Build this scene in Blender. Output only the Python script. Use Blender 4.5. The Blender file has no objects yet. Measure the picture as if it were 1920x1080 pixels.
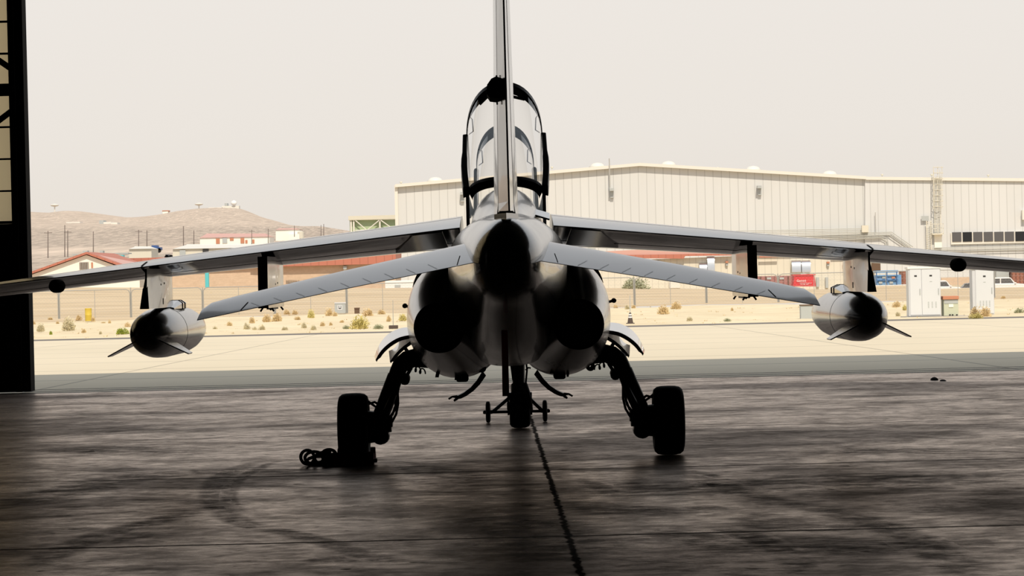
import bpy, math, random
from mathutils import Matrix, Vector
random.seed(11)
SC = bpy.context.scene
COL = SC.collection
R = math.radians

# ------------------------------------------------------------------ camera
F = 5415.0
CAM = Vector((0.0, 0.0, 1.57))
TH = R(1.35)
VX, VY = 952.0, 518.0                       # where the jet's axis meets the horizon in the 1920x1080 frame
R0T = Matrix(((1, 0, 0), (0, 0, 1), (0, -1, 0)))
ROT = Matrix(((math.cos(TH), -math.sin(TH), 0), (math.sin(TH), math.cos(TH), 0), (0, 0, 1)))
tgt = Vector(((VX - 960) / F, (540 - VY) / F, -1)).normalized()
S = Vector((0, 0, -1)).rotation_difference(tgt).to_matrix()
W2C = S @ ROT @ R0T
C2W = W2C.transposed()
cd = bpy.data.cameras.new('camera')
cd.sensor_width = 36.0
cd.lens = F * 36.0 / 1920.0
cd.clip_start = 0.1
cd.clip_end = 9000
cam = bpy.data.objects.new('camera', cd)
COL.objects.link(cam)
cam.matrix_world = Matrix.Translation(CAM) @ C2W.to_4x4()
SC.camera = cam

# ------------------------------------------------------------------ world, sun, exposure
wd = bpy.data.worlds.new('hazy_sky')
SC.world = wd
wd.use_nodes = True
wn = wd.node_tree
wn.nodes.clear()
w_out = wn.nodes.new('ShaderNodeOutputWorld')
w_bg = wn.nodes.new('ShaderNodeBackground')
w_tc = wn.nodes.new('ShaderNodeTexCoord')
w_sx = wn.nodes.new('ShaderNodeSeparateXYZ')
w_cr = wn.nodes.new('ShaderNodeValToRGB')
wn.links.new(w_tc.outputs['Generated'], w_sx.inputs[0])
wn.links.new(w_sx.outputs['Z'], w_cr.inputs[0])
e = w_cr.color_ramp.elements
e[0].position = 0.0;  e[0].color = (0.800, 0.735, 0.655, 1)
e[1].position = 1.0;  e[1].color = (0.50, 0.55, 0.62, 1)
n_ = e.new(0.05); n_.color = (0.835, 0.785, 0.725, 1)
n_ = e.new(0.10); n_.color = (0.850, 0.805, 0.755, 1)
n_ = e.new(0.20); n_.color = (0.77, 0.77, 0.77, 1)
n_ = e.new(0.35); n_.color = (0.64, 0.67, 0.71, 1)
wn.links.new(w_cr.outputs[0], w_bg.inputs[0])
w_bg.inputs[1].default_value = 1.0
wn.links.new(w_bg.outputs[0], w_out.inputs[0])

sd = bpy.data.lights.new('sun', 'SUN')
sd.energy = 3.45
sd.color = (1.0, 0.88, 0.72)
sd.angle = R(0.9)
sun = bpy.data.objects.new('sun', sd)
COL.objects.link(sun)
sun.location = (0, -40, 60)
sun.rotation_euler = (R(90 - 48.6), 0, R(8))      # behind the hangar, a little to the right

SC.view_settings.view_transform = 'Standard'
SC.view_settings.look = 'None'
SC.view_settings.exposure = 0.0
SC.view_settings.gamma = 1.0
SC.view_settings.use_curve_mapping = False

# ------------------------------------------------------------------ pixel <-> place helpers
def P(px, py, Y):
    d = C2W @ Vector(((px - 960) / F, (540 - py) / F, -1))
    return CAM + d * (Y / d.y)

def gz(x, y):
    """height of the ground outside"""
    if y <= 42.7: return 0.0
    if y < 128: return -0.0070 * (y - 42.7)
    if y < 182: return -0.60
    top = 0.30 - 0.026 * x
    if y < 300:
        t = (y - 182) / 118.0
        return -0.6 + (top + 0.6) * t
    base = -1.0 if x > 26 else (-0.75 if x > 0 else -0.2)
    if y < 312:
        return top + (base - top) * (y - 300) / 12.0
    return base

def G(px, py, y0=44, y1=300):
    """where the ray through a pixel meets the ground"""
    d = C2W @ Vector(((px - 960) / F, (540 - py) / F, -1))
    Y = y0
    while Y < y1:
        p = CAM + d * (Y / d.y)
        if p.z <= gz(p.x, Y): return p
        Y += 0.25
    return CAM + d * (y1 / d.y)

# ------------------------------------------------------------------ materials
def mat(name, col=(0.5, 0.5, 0.5), rough=0.5, metal=0.0, spec=0.5, coat=0.0):
    m = bpy.data.materials.new(name)
    m.use_nodes = True
    b = m.node_tree.nodes['Principled BSDF']
    b.inputs['Base Color'].default_value = (*col, 1)
    b.inputs['Roughness'].default_value = rough
    b.inputs['Metallic'].default_value = metal
    b.inputs['Specular IOR Level'].default_value = spec
    b.inputs['Coat Weight'].default_value = coat
    b.inputs['Coat Roughness'].default_value = 0.04
    return m

class NT:
    """small wrapper to write node trees compactly"""
    def __init__(s, m):
        s.m = m; s.t = m.node_tree; s.b = s.t.nodes['Principled BSDF']
    def n(s, typ, **kw):
        nd = s.t.nodes.new(typ)
        for k, v in kw.items(): setattr(nd, k, v)
        return nd
    def l(s, a, b): s.t.links.new(a, b)
    def math(s, op, a, b=None, c=None, clamp=False):
        nd = s.n('ShaderNodeMath', operation=op); nd.use_clamp = clamp
        for i, v in enumerate((a, b, c)):
            if v is None: continue
            if isinstance(v, (int, float)): nd.inputs[i].default_value = v
            else: s.l(v, nd.inputs[i])
        return nd.outputs[0]
    def pos(s):
        g = s.n('ShaderNodeNewGeometry'); x = s.n('ShaderNodeSeparateXYZ')
        s.l(g.outputs['Position'], x.inputs[0]); return g.outputs['Position'], x.outputs
    def objc(s):
        g = s.n('ShaderNodeTexCoord'); x = s.n('ShaderNodeSeparateXYZ')
        s.l(g.outputs['Object'], x.inputs[0]); return g.outputs['Object'], x.outputs
    def noise(s, vec, scale=(1, 1, 1), detail=4, rough=0.6, nscale=1.0, dist=0.0):
        mp = s.n('ShaderNodeMapping'); mp.inputs['Scale'].default_value = scale
        s.l(vec, mp.inputs[0])
        nz = s.n('ShaderNodeTexNoise'); nz.inputs['Scale'].default_value = nscale
        nz.inputs['Detail'].default_value = detail; nz.inputs['Roughness'].default_value = rough
        nz.inputs['Distortion'].default_value = dist
        s.l(mp.outputs[0], nz.inputs['Vector']); return nz.outputs['Fac']
    def ramp(s, fac, stops):
        r = s.n('ShaderNodeValToRGB'); el = r.color_ramp.elements
        while len(el) < len(stops): el.new(0.5)
        for e_, (p, c) in zip(el, stops):
            e_.position = p; e_.color = (*c, 1) if len(c) == 3 else c
        s.l(fac, r.inputs[0]); return r.outputs[0]
    def mix(s, fac, a, b, blend='MIX'):
        nd = s.n('ShaderNodeMix', data_type='RGBA', blend_type=blend)
        for i, v in ((0, fac), (6, a), (7, b)):
            if isinstance(v, (int, float)): nd.inputs[i].default_value = v
            elif isinstance(v, tuple): nd.inputs[i].default_value = (*v, 1)
            else: s.l(v, nd.inputs[i])
        return nd.outputs[2]
    def ss(s, v, lo, hi):
        nd = s.n('ShaderNodeMapRange', interpolation_type='SMOOTHSTEP')
        nd.inputs[1].default_value = lo; nd.inputs[2].default_value = hi
        s.l(v, nd.inputs[0]); return nd.outputs[0]
    def near(s, v, w, soft=None):
        """1 where |v| < w"""
        a = s.math('ABSOLUTE', v)
        soft = soft or w * 0.5
        return s.math('SUBTRACT', 1.0, s.ss(a, max(0.0, w - soft), w + soft))
    def period(s, v, step, off=0.0):
        q = s.math('DIVIDE', s.math('SUBTRACT', v, off), step)
        fr = s.math('FRACT', s.math('ADD', q, 0.5))
        return s.math('MULTIPLY', s.math('SUBTRACT', fr, 0.5), step)
    def col(s, c): s.l(c, s.b.inputs['Base Color'])
    def rough(s, c): s.l(c, s.b.inputs['Roughness'])
    def bump(s, h, strength=0.3, dist=0.02):
        bp = s.n('ShaderNodeBump'); bp.inputs['Strength'].default_value = strength
        bp.inputs['Distance'].default_value = dist
        s.l(h, bp.inputs['Height']); s.l(bp.outputs[0], s.b.inputs['Normal'])

M = {}
# jet paint: dark grey gloss with faint grime
m = mat('jet_paint', (0.07, 0.075, 0.08), 0.22, 0.0, 0.45, 0.32); t = NT(m)
pv, px_ = t.pos()
g1 = t.noise(pv, (1.2, 0.6, 1.6), 5, 0.65, 1.5)
t.col(t.ramp(g1, [(0.3, (0.07, 0.071, 0.072)), (0.7, (0.15, 0.148, 0.146))]))
r0_ = t.math('MULTIPLY_ADD', g1, 0.16, 0.08)
def grimy_underside(t, r0_, spec, coat):
    """the undersides are matt with baked-on exhaust film"""
    gg = t.n('ShaderNodeNewGeometry'); sx_ = t.n('ShaderNodeSeparateXYZ'); t.l(gg.outputs['Normal'], sx_.inputs[0])
    k = t.math('SUBTRACT', 1.0, t.ss(sx_.outputs[2], -0.55, 0.0))
    t.rough(t.math('ADD', r0_, t.math('MULTIPLY', k, 0.08)))
    t.l(t.math('MULTIPLY', t.math('MULTIPLY_ADD', k, -0.10, 1.0), spec), t.b.inputs['Specular IOR Level'])
    t.l(t.math('MULTIPLY', t.math('MULTIPLY_ADD', k, -0.4, 1.0), coat), t.b.inputs['Coat Weight'])
grimy_underside(t, r0_, 0.45, 0.32)
M['jet'] = m
m = mat('belly_paint', (0.30, 0.295, 0.29), 0.30, 0, 0.5, 0.5); t = NT(m)
pv, px_ = t.pos()
g1 = t.noise(pv, (3.0, 0.5, 2.0), 6, 0.7, 1.6)
t.col(t.ramp(g1, [(0.35, (0.10, 0.10, 0.10)), (0.62, (0.34, 0.335, 0.33))]))
M['belly'] = m
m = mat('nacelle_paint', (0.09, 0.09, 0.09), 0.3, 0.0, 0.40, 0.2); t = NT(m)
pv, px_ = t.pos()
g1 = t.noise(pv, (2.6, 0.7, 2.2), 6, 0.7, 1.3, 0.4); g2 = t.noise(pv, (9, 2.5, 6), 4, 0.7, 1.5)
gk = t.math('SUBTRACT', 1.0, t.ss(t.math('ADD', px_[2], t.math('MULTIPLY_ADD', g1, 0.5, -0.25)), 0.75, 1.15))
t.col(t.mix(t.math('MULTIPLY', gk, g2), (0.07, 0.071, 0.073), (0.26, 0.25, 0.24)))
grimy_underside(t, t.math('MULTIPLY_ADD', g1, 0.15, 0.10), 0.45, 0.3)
M['nac'] = m
M['wing'] = mat('wing_paint', (0.21, 0.225, 0.25), 0.20, 0, 0.5, 0.48)
t = NT(M['wing']); pv, px_ = t.pos(); g1 = t.noise(pv, (0.7, 0.5, 1), 3, 0.5, 1.2)
t.col(t.ramp(g1, [(0.3, (0.115, 0.135, 0.168)), (0.7, (0.155, 0.178, 0.215))])); t.rough(t.math('MULTIPLY_ADD', g1, 0.10, 0.14))
M['under'] = mat('underwing_grey', (0.20, 0.195, 0.19), 0.16, 0, 0.5, 0.6)
M['gap'] = mat('panel_gap', (0.006, 0.006, 0.006), 0.7, 0, 0.2)
M['gunmetal'] = mat('landing_gear_steel', (0.035, 0.035, 0.035), 0.45, 0.2, 0.4)
M['black'] = mat('matt_black', (0.004, 0.004, 0.004), 0.85, 0, 0.1)
M['blackframe'] = mat('canopy_frame_black', (0.008, 0.008, 0.009), 0.4, 0, 0.4)
M['greyframe'] = mat('canopy_frame_grey', (0.50, 0.55, 0.60), 0.4, 0, 0.5)
M['rubber'] = mat('tyre_rubber', (0.010, 0.010, 0.010), 0.75, 0, 0.25)
M['door_white'] = mat('gear_door_pale', (0.55, 0.57, 0.61), 0.18, 0, 0.5, 1.0)
M['red'] = mat('red_webbing', (0.75, 0.035, 0.03), 0.8, 0, 0.2)
M['chock'] = mat('chock_red_brown', (0.20, 0.03, 0.012), 0.8, 0, 0.2)
M['rope'] = mat('dark_rope', (0.012, 0.010, 0.009), 0.9, 0, 0.1)
M['redlens'] = mat('red_reflector', (0.6, 0.03, 0.02), 0.3)
M['scoop'] = mat('scoop_grey', (0.30, 0.35, 0.39), 0.2, 0, 0.6, 1.0)
# canopy glass
m = bpy.data.materials.new('canopy_glass'); m.use_nodes = True; nt = m.node_tree; nt.nodes.clear()
o_ = nt.nodes.new('ShaderNodeOutputMaterial'); tr = nt.nodes.new('ShaderNodeBsdfTransparent')
gl = nt.nodes.new('ShaderNodeBsdfGlossy'); mx = nt.nodes.new('ShaderNodeMixShader'); fr = nt.nodes.new('ShaderNodeFresnel')
tr.inputs[0].default_value = (0.955, 0.955, 0.95, 1); gl.inputs['Roughness'].default_value = 0.02; fr.inputs[0].default_value = 1.3
nt.links.new(fr.outputs[0], mx.inputs[0]); nt.links.new(tr.outputs[0], mx.inputs[1]); nt.links.new(gl.outputs[0], mx.inputs[2])
nt.links.new(mx.outputs[0], o_.inputs[0]); M['glass'] = m

m = bpy.data.materials.new('clear_acrylic_arch'); m.use_nodes = True; nt = m.node_tree; nt.nodes.clear()
o_ = nt.nodes.new('ShaderNodeOutputMaterial'); tl = nt.nodes.new('ShaderNodeBsdfTranslucent'); df = nt.nodes.new('ShaderNodeBsdfDiffuse'); mx = nt.nodes.new('ShaderNodeMixShader')
tr2 = nt.nodes.new('ShaderNodeBsdfTransparent'); mx2 = nt.nodes.new('ShaderNodeMixShader'); tr2.inputs[0].default_value = (0.55, 0.60, 0.66, 1)
tl.inputs[0].default_value = (0.75, 0.80, 0.85, 1); df.inputs[0].default_value = (0.3, 0.33, 0.36, 1); mx.inputs[0].default_value = 0.3; mx2.inputs[0].default_value = 0.55
nt.links.new(tl.outputs[0], mx.inputs[1]); nt.links.new(df.outputs[0], mx.inputs[2]); nt.links.new(mx.outputs[0], mx2.inputs[2]); nt.links.new(tr2.outputs[0], mx2.inputs[1])
nt.links.new(mx2.outputs[0], o_.inputs[0]); M['acrylic'] = m
# hangar floor: worn sealed concrete, joints, tyre scuffs
m = mat('hangar_floor', (0.2, 0.19, 0.18), 0.4); t = NT(m); pv, c = t.pos()
xr = t.math('ADD', c[0], t.math('MULTIPLY_ADD', c[1], 0.0078, -0.463))
yr = t.math('SUBTRACT', c[1], t.math('MULTIPLY', c[0], 0.0078))
big = t.noise(pv, (0.20, 0.30, 1), 4, 0.62, 1.0, 0.6)
mid = t.noise(pv, (0.9, 1.0, 1), 8, 0.72, 1.0, 0.4)
fin_ = t.noise(pv, (4.6, 6.0, 1), 7, 0.78, 1.0)
spk = t.noise(pv, (4.2, 5.5, 1), 3, 0.5, 1.2)
colr = t.ramp(mid, [(0.36, (0.05, 0.031, 0.021)), (0.50, (0.175, 0.125, 0.095)), (0.64, (0.32, 0.24, 0.19))])
colr = t.mix(t.math('MULTIPLY', t.ss(big, 0.47, 0.64), 0.65), colr, (0.075, 0.052, 0.038))
colr = t.mix(t.math('MULTIPLY', t.ss(fin_, 0.42, 0.62), 0.70), colr, (0.07, 0.049, 0.037))
colr = t.mix(t.math('MULTIPLY', t.ss(spk, 0.67, 0.72), 0.8), colr, (0.04, 0.032, 0.027))
jn = t.noise(pv, (3, 3, 1), 3, 0.6, 2.0)
jit = t.math('MULTIPLY_ADD', jn, 0.05, -0.025)
jx = t.near(t.math('ADD', xr, t.math('MULTIPLY', jit, 1.6)), 0.018, 0.008)
jy = t.near(t.math('ADD', t.period(yr, 5.95, 17.35), t.math('MULTIPLY', jit, 0.4)), 0.030, 0.02)
jj = t.math('MAXIMUM', t.math('MULTIPLY', jy, 0.8), jx)
colr = t.mix(jj, colr, (0.010, 0.009, 0.008))
t.col(colr)
rg = t.math('ADD', t.math('MULTIPLY_ADD', fin_, 0.28, 0.16), t.math('MULTIPLY', jj, 0.4), clamp=True)
rg = t.math('ADD', rg, t.math('MULTIPLY', t.ss(big, 0.48, 0.66), 0.10), clamp=True)
t.rough(rg)
spv = t.math('MULTIPLY_ADD', t.ss(fin_, 0.40, 0.62), -0.36, 0.84)
spv = t.math('MULTIPLY', spv, t.math('MULTIPLY_ADD', t.ss(big, 0.46, 0.62), -0.48, 1.0))
spv = t.math('MULTIPLY', spv, t.math('MULTIPLY_ADD', t.ss(mid, 0.36, 0.60), 0.55, 0.55))
spv = t.math('MULTIPLY', spv, t.math('MULTIPLY_ADD', t.math('MAXIMUM', jj, t.ss(spk, 0.67, 0.72)), -0.75, 1.0))
t.b.inputs['Specular IOR Level'].default_value = 0.0
fz = t.n('ShaderNodeFresnel'); fz.inputs['IOR'].default_value = 1.42
gz_ = t.n('ShaderNodeBsdfGlossy'); gz_.inputs['Color'].default_value = (0.94, 0.815, 0.715, 1); t.l(rg, gz_.inputs['Roughness'])
mz = t.n('ShaderNodeMixShader'); t.l(t.math('MULTIPLY', t.math('MULTIPLY', fz.outputs[0], spv), 1.05, clamp=True), mz.inputs[0])
t.l(t.b.outputs[0], mz.inputs[1]); t.l(gz_.outputs[0], mz.inputs[2]); t.l(mz.outputs[0], t.t.nodes['Material Output'].inputs[0])
t.bump(t.math('SUBTRACT', t.math('MULTIPLY_ADD', mid, 0.4, t.math('MULTIPLY', fin_, 0.25)), t.math('MULTIPLY', jj, 0.8)), 0.10, 0.012)
M['floor'] = m

# apron concrete
m = mat('apron_concrete', (0.5, 0.45, 0.38), 0.85, 0, 0.25); t = NT(m); pv, c = t.pos()
a1 = t.noise(pv, (0.10, 0.035, 1), 5, 0.6, 1.0); a2 = t.noise(pv, (0.6, 0.12, 1), 4, 0.6, 1.0)
cc = t.ramp(a1, [(0.3, (0.66, 0.585, 0.44)), (0.7, (0.74, 0.655, 0.50))])
cc = t.mix(t.math('MULTIPLY', a2, 0.22), cc, (0.59, 0.51, 0.385))
ax = t.near(t.period(c[0], 7.45, 0.15), 0.035, 0.02); ay = t.near(t.period(c[1], 7.3, 42.7), 0.10, 0.05)
cc = t.mix(t.math('MULTIPLY', t.math('MAXIMUM', ax, ay), 0.5), cc, (0.16, 0.145, 0.12))
t.col(cc); M['apron'] = m
m = mat('asphalt_edge', (0.17, 0.155, 0.145), 0.9, 0, 0.2); M['asphalt'] = m
# sand, haze put into the paled base colour
m = mat('sand', (0.6, 0.46, 0.3), 0.95, 0, 0.1); t = NT(m); pv, c = t.pos()
s1 = t.noise(pv, (0.25, 0.12, 1), 5, 0.65, 1.0); s2 = t.noise(pv, (1.8, 0.7, 1), 3, 0.6, 1.0)
cc = t.ramp(s1, [(0.3, (0.66, 0.55, 0.37)), (0.7, (0.79, 0.69, 0.49))])
cc = t.mix(t.math('MULTIPLY', t.ss(s2, 0.60, 0.72), 0.4), cc, (0.48, 0.38, 0.25)); t.col(cc); M['sand'] = m
m = mat('bare_field', (0.45, 0.33, 0.2), 0.95, 0, 0.1); t = NT(m); pv, c = t.pos()
s1 = t.noise(pv, (0.05, 0.20, 1), 5, 0.7, 1.0, 0.3); s2 = t.noise(pv, (0.5, 0.25, 1), 5, 0.7, 1.0)
cc = t.ramp(s1, [(0.35, (0.52, 0.405, 0.265)), (0.5, (0.63, 0.50, 0.335)), (0.65, (0.71, 0.575, 0.40))])
cc = t.mix(t.math('MULTIPLY', s2, 0.4), cc, (0.46, 0.36, 0.24)); t.col(cc); M['field'] = m
# desert hills: sand with scrub, distance haze put into the pale colours
m = mat('desert_scrub', (0.5, 0.4, 0.3), 1.0, 0, 0.05); t = NT(m); pv, c = t.pos()
h1 = t.noise(pv, (0.14, 0.0, 0.30), 6, 0.7, 1.0); h2 = t.noise(pv, (0.75, 0.0, 1.3), 4, 0.7, 1.0)
cc = t.ramp(h1, [(0.34, (0.50, 0.415, 0.345)), (0.52, (0.65, 0.54, 0.445)), (0.66, (0.76, 0.63, 0.52))])
low = t.math('SUBTRACT', 1.0, t.ss(c[2], 24.0, 34.0))
bnd = t.near(t.math('SUBTRACT', c[2], 11.5), 1.8, 1.2)
scr = t.math('MULTIPLY', t.math('MAXIMUM', t.ss(h2, 0.42, 0.55), t.math('MULTIPLY', low, 0.35)), t.math('MULTIPLY_ADD', low, 0.35, 0.50))
scr = t.math('MULTIPLY', scr, t.math('MULTIPLY_ADD', bnd, -0.7, 1.0))
cc = t.mix(scr, cc, (0.295, 0.255, 0.217)); t.col(cc); M['hill'] = m

def ribbed(name, colr, step, dark=0.75, w=0.03, axis=0, rough=0.6, tint2=None):
    m = mat(name, colr, rough, 0, 0.3); t = NT(m); pv, c = t.pos()
    k = t.near(t.period(c[axis], step), w, w * 0.6)
    nz = t.noise(pv, (0.15, 0.15, 0.05), 3, 0.6, 1.0)
    base = t.mix(nz, tuple(v * 0.93 for v in colr), tuple(min(1, v * 1.07) for v in colr))
    pan = t.math('FRACT', t.math('MULTIPLY', t.math('SINE', t.math('MULTIPLY', t.math('FLOOR', t.math('DIVIDE', c[axis], step)), 12.9)), 43.7))
    base = t.mix(t.math('MULTIPLY', pan, 0.10), base, tuple(v * 0.8 for v in colr))
    t.col(t.mix(t.math('MULTIPLY', k, 0.8), base, tuple(v * dark for v in colr))); return m
M['clad'] = ribbed('cream_metal_cladding', (0.62, 0.635, 0.635), 1.15, 0.72, 0.05)  # haze put into the paler colours of cladding, cream, roof and block
M['clad2'] = ribbed('cream_metal_cladding_annex', (0.63, 0.645, 0.65), 1.05, 0.74, 0.05)
M['cladlow'] = ribbed('cream_low_cladding', (0.69, 0.66, 0.565), 0.75, 0.78, 0.04)
M['contain'] = ribbed('maroon_container_steel', (0.36, 0.17, 0.16), 0.5, 0.6, 0.08)
M['rust'] = ribbed('rust_container_steel', (0.30, 0.12, 0.08), 0.45, 0.5, 0.08)
M['trimwhite'] = mat('white_trim', (0.72, 0.70, 0.64), 0.5)
M['cream'] = mat('cream_render', (0.86, 0.84, 0.76), 0.8)
M['creampaint'] = mat('cream_paint', (0.66, 0.63, 0.53), 0.6)
M['redroof'] = ribbed('red_metal_roof', (0.475, 0.18, 0.125), 0.9, 0.75, 0.05)
M['pinkroof'] = mat('faded_red_roof', (0.60, 0.36, 0.31), 0.6)
m = mat('tan_block_wall', (0.44, 0.30, 0.19), 0.9); t = NT(m); pv, c = t.pos()
b1 = t.noise(pv, (1.5, 1.5, 3.0), 4, 0.7, 1.0); rows = t.near(t.period(c[2], 0.2), 0.025, 0.015)
cc = t.ramp(b1, [(0.3, (0.53, 0.40, 0.29)), (0.7, (0.65, 0.50, 0.37))]); t.col(t.mix(t.math('MULTIPLY', rows, 0.25), cc, (0.42, 0.32, 0.24))); M['block'] = m
M['darkglass'] = mat('dark_window_glass', (0.10, 0.10, 0.105), 0.25, 0, 0.4)
M['darkerglass'] = mat('darker_window_glass', (0.014, 0.016, 0.02), 0.25, 0, 0.4)
M['steel'] = mat('shiny_steel', (0.70, 0.72, 0.74), 0.25, 0.9)
M['galv'] = mat('galvanised_steel', (0.42, 0.42, 0.40), 0.5, 0.4)
M['pipe'] = mat('pale_pipe', (0.52, 0.53, 0.50), 0.4, 0.1)
M['cab'] = mat('cabinet_white', (0.635, 0.66, 0.69), 0.5)
M['cabside'] = mat('cabinet_side_shade', (0.58, 0.60, 0.63), 0.5)  # same white cabinet, its shaded side tone put into the colour
M['dark'] = mat('dark_fitting', (0.03, 0.03, 0.03), 0.6)
M['greybox'] = mat('utility_grey', (0.42, 0.45, 0.45), 0.6)
M['greenbox'] = mat('pale_green_paint', (0.52, 0.55, 0.42), 0.6)
M['rustlid'] = mat('rusty_lid', (0.50, 0.22, 0.13), 0.8)
M['brown'] = mat('brown_steel', (0.13, 0.08, 0.05), 0.8)
M['yellow'] = mat('yellow_paint', (0.62, 0.46, 0.06), 0.5)
M['turq'] = mat('turquoise_paint', (0.10, 0.50, 0.55), 0.5)
M['signred'] = mat('dumpster_red', (0.60, 0.04, 0.05), 0.5)
M['white'] = mat('white_paint', (0.78, 0.78, 0.77), 0.4)
M['carwhite'] = mat('car_white', (0.75, 0.75, 0.75), 0.25, 0, 0.5, 0.5)
M['cardark'] = mat('car_dark', (0.10, 0.11, 0.13), 0.25, 0, 0.5, 0.5)
M['blue'] = mat('blue_steel', (0.14, 0.32, 0.58), 0.5)
M['bluedark'] = mat('blue_steel_dark', (0.05, 0.15, 0.36), 0.5)  # darker blue for the bin posts and rail
M['trukblue'] = mat('truck_blue', (0.04, 0.10, 0.30), 0.5)
M['green'] = mat('sage_green_panel', (0.42, 0.52, 0.33), 0.7)
M['concrete'] = mat('pad_concrete', (0.50, 0.47, 0.42), 0.9)
M['wood'] = mat('pole_wood', (0.19, 0.16, 0.145), 0.9)
M['text_red'] = mat('red_lettering', (0.50, 0.08, 0.05), 0.6)
M['text_dark'] = mat('dark_lettering', (0.16, 0.13, 0.10), 0.6)
M['text_white'] = mat('white_lettering', (0.85, 0.85, 0.85), 0.6)
M['conegrey'] = mat('cone_dark_rubber', (0.08, 0.06, 0.05), 0.8)
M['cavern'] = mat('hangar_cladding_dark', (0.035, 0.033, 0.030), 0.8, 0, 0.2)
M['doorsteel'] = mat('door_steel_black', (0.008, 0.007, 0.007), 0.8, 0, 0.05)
m = bpy.data.materials.new('translucent_panel'); m.use_nodes = True; nt = m.node_tree; nt.nodes.clear()
o_ = nt.nodes.new('ShaderNodeOutputMaterial'); tl = nt.nodes.new('ShaderNodeBsdfTranslucent'); df = nt.nodes.new('ShaderNodeBsdfDiffuse'); mx = nt.nodes.new('ShaderNodeMixShader')
tl.inputs[0].default_value = (0.82, 0.74, 0.58, 1); df.inputs[0].default_value = (0.55, 0.50, 0.40, 1); mx.inputs[0].default_value = 0.12
nt.links.new(tl.outputs[0], mx.inputs[1]); nt.links.new(df.outputs[0], mx.inputs[2]); nt.links.new(mx.outputs[0], o_.inputs[0]); M['panel'] = m
def leafmat(name, a, b):
    m = mat(name, a, 0.9, 0, 0.1); t = NT(m); pv, c = t.pos()
    nz = t.noise(pv, (3, 3, 3), 3, 0.6, 2.0); t.col(t.ramp(nz, [(0.35, a), (0.65, b)])); return m
M['bush_tan'] = leafmat('dry_tan_twigs', (0.60, 0.45, 0.24), (0.84, 0.69, 0.43))
M['bush_grey'] = leafmat('grey_green_twigs', (0.52, 0.46, 0.31), (0.76, 0.69, 0.48))
M['bush_yel'] = leafmat('yellow_green_twigs', (0.52, 0.45, 0.17), (0.80, 0.70, 0.32))
M['bush_grn'] = leafmat('bright_green_leaves', (0.26, 0.32, 0.05), (0.46, 0.50, 0.10))
M['bush_sage'] = leafmat('sage_leaves', (0.36, 0.38, 0.25), (0.56, 0.56, 0.39))

# ------------------------------------------------------------------ mesh builder
class MB:
    def __init__(s): s.v = []; s.f = []; s.m = []; s.mi = 0
    def add(s, vs, fs, mi=None):
        o = len(s.v); s.v += [tuple(v) for v in vs]
        for f in fs: s.f.append([o + i for i in f]); s.m.append(s.mi if mi is None else mi)
        return s
    def box(s, x0, x1, y0, y1, z0, z1, mi=None):
        vs = [(x, y, z) for x in (x0, x1) for y in (y0, y1) for z in (z0, z1)]
        return s.add(vs, [(0, 1, 3, 2), (4, 6, 7, 5), (0, 4, 5, 1), (2, 3, 7, 6), (0, 2, 6, 4), (1, 5, 7, 3)], mi)
    def loft(s, rings, mi=None, caps=True, closed=True, mcol=None):
        n = len(rings[0]); o = len(s.v)
        for r_ in rings: s.v += [tuple(p) for p in r_]
        for i in range(len(rings) - 1):
            for j in range(n if closed else n - 1):
                k = (j + 1) % n
                s.f.append([o + i * n + j, o + i * n + k, o + (i + 1) * n + k, o + (i + 1) * n + j])
                s.m.append(mcol[j] if mcol else (s.mi if mi is None else mi))
        if caps:
            s.f.append([o + j for j in range(n)][::-1]); s.m.append(s.mi if mi is None else mi)
            s.f.append([o + (len(rings) - 1) * n + j for j in range(n)]); s.m.append(s.mi if mi is None else mi)
        return s
    def tube(s, pts, r, n=10, caps=True, mi=None, flat=1.0):
        pts = [Vector(p) for p in pts]
        rs = r if isinstance(r, (list, tuple)) else [r] * len(pts)
        rings = []; up = None
        for i, p in enumerate(pts):
            a = pts[max(0, i - 1)]; b = pts[min(len(pts) - 1, i + 1)]
            d = (b - a).normalized()
            if up is None:
                up = Vector((0, 0, 1)) if abs(d.z) < 0.9 else Vector((0, 1, 0))
            u = d.cross(up)
            if u.length < 1e-6: u = d.cross(Vector((1, 0, 0)))
            u.normalize(); w = u.cross(d).normalized(); up = w
            rings.append([p + u * (rs[i] * math.cos(2 * math.pi * k / n)) + w * (rs[i] * flat * math.sin(2 * math.pi * k / n)) for k in range(n)])
        return s.loft(rings, mi, caps)
    def lathe(s, prof, origin, axis, n=28, mi=None, caps=False):
        """prof: (along, radius) pairs about an axis direction"""
        ax = Vector(axis).normalized(); o = Vector(origin)
        u = ax.orthogonal().normalized(); w = ax.cross(u)
        rings = [[o + ax * a + u * (r_ * math.cos(2 * math.pi * k / n)) + w * (r_ * math.sin(2 * math.pi * k / n)) for k in range(n)] for a, r_ in prof]
        return s.loft(rings, mi, caps)
    def plate(s, poly, n, th, mi=None):
        """planar polygon given a thickness along n"""
        n = Vector(n).normalized() * th
        return s.loft([[Vector(p) for p in poly], [Vector(p) + n for p in poly]], mi, True)

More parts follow.
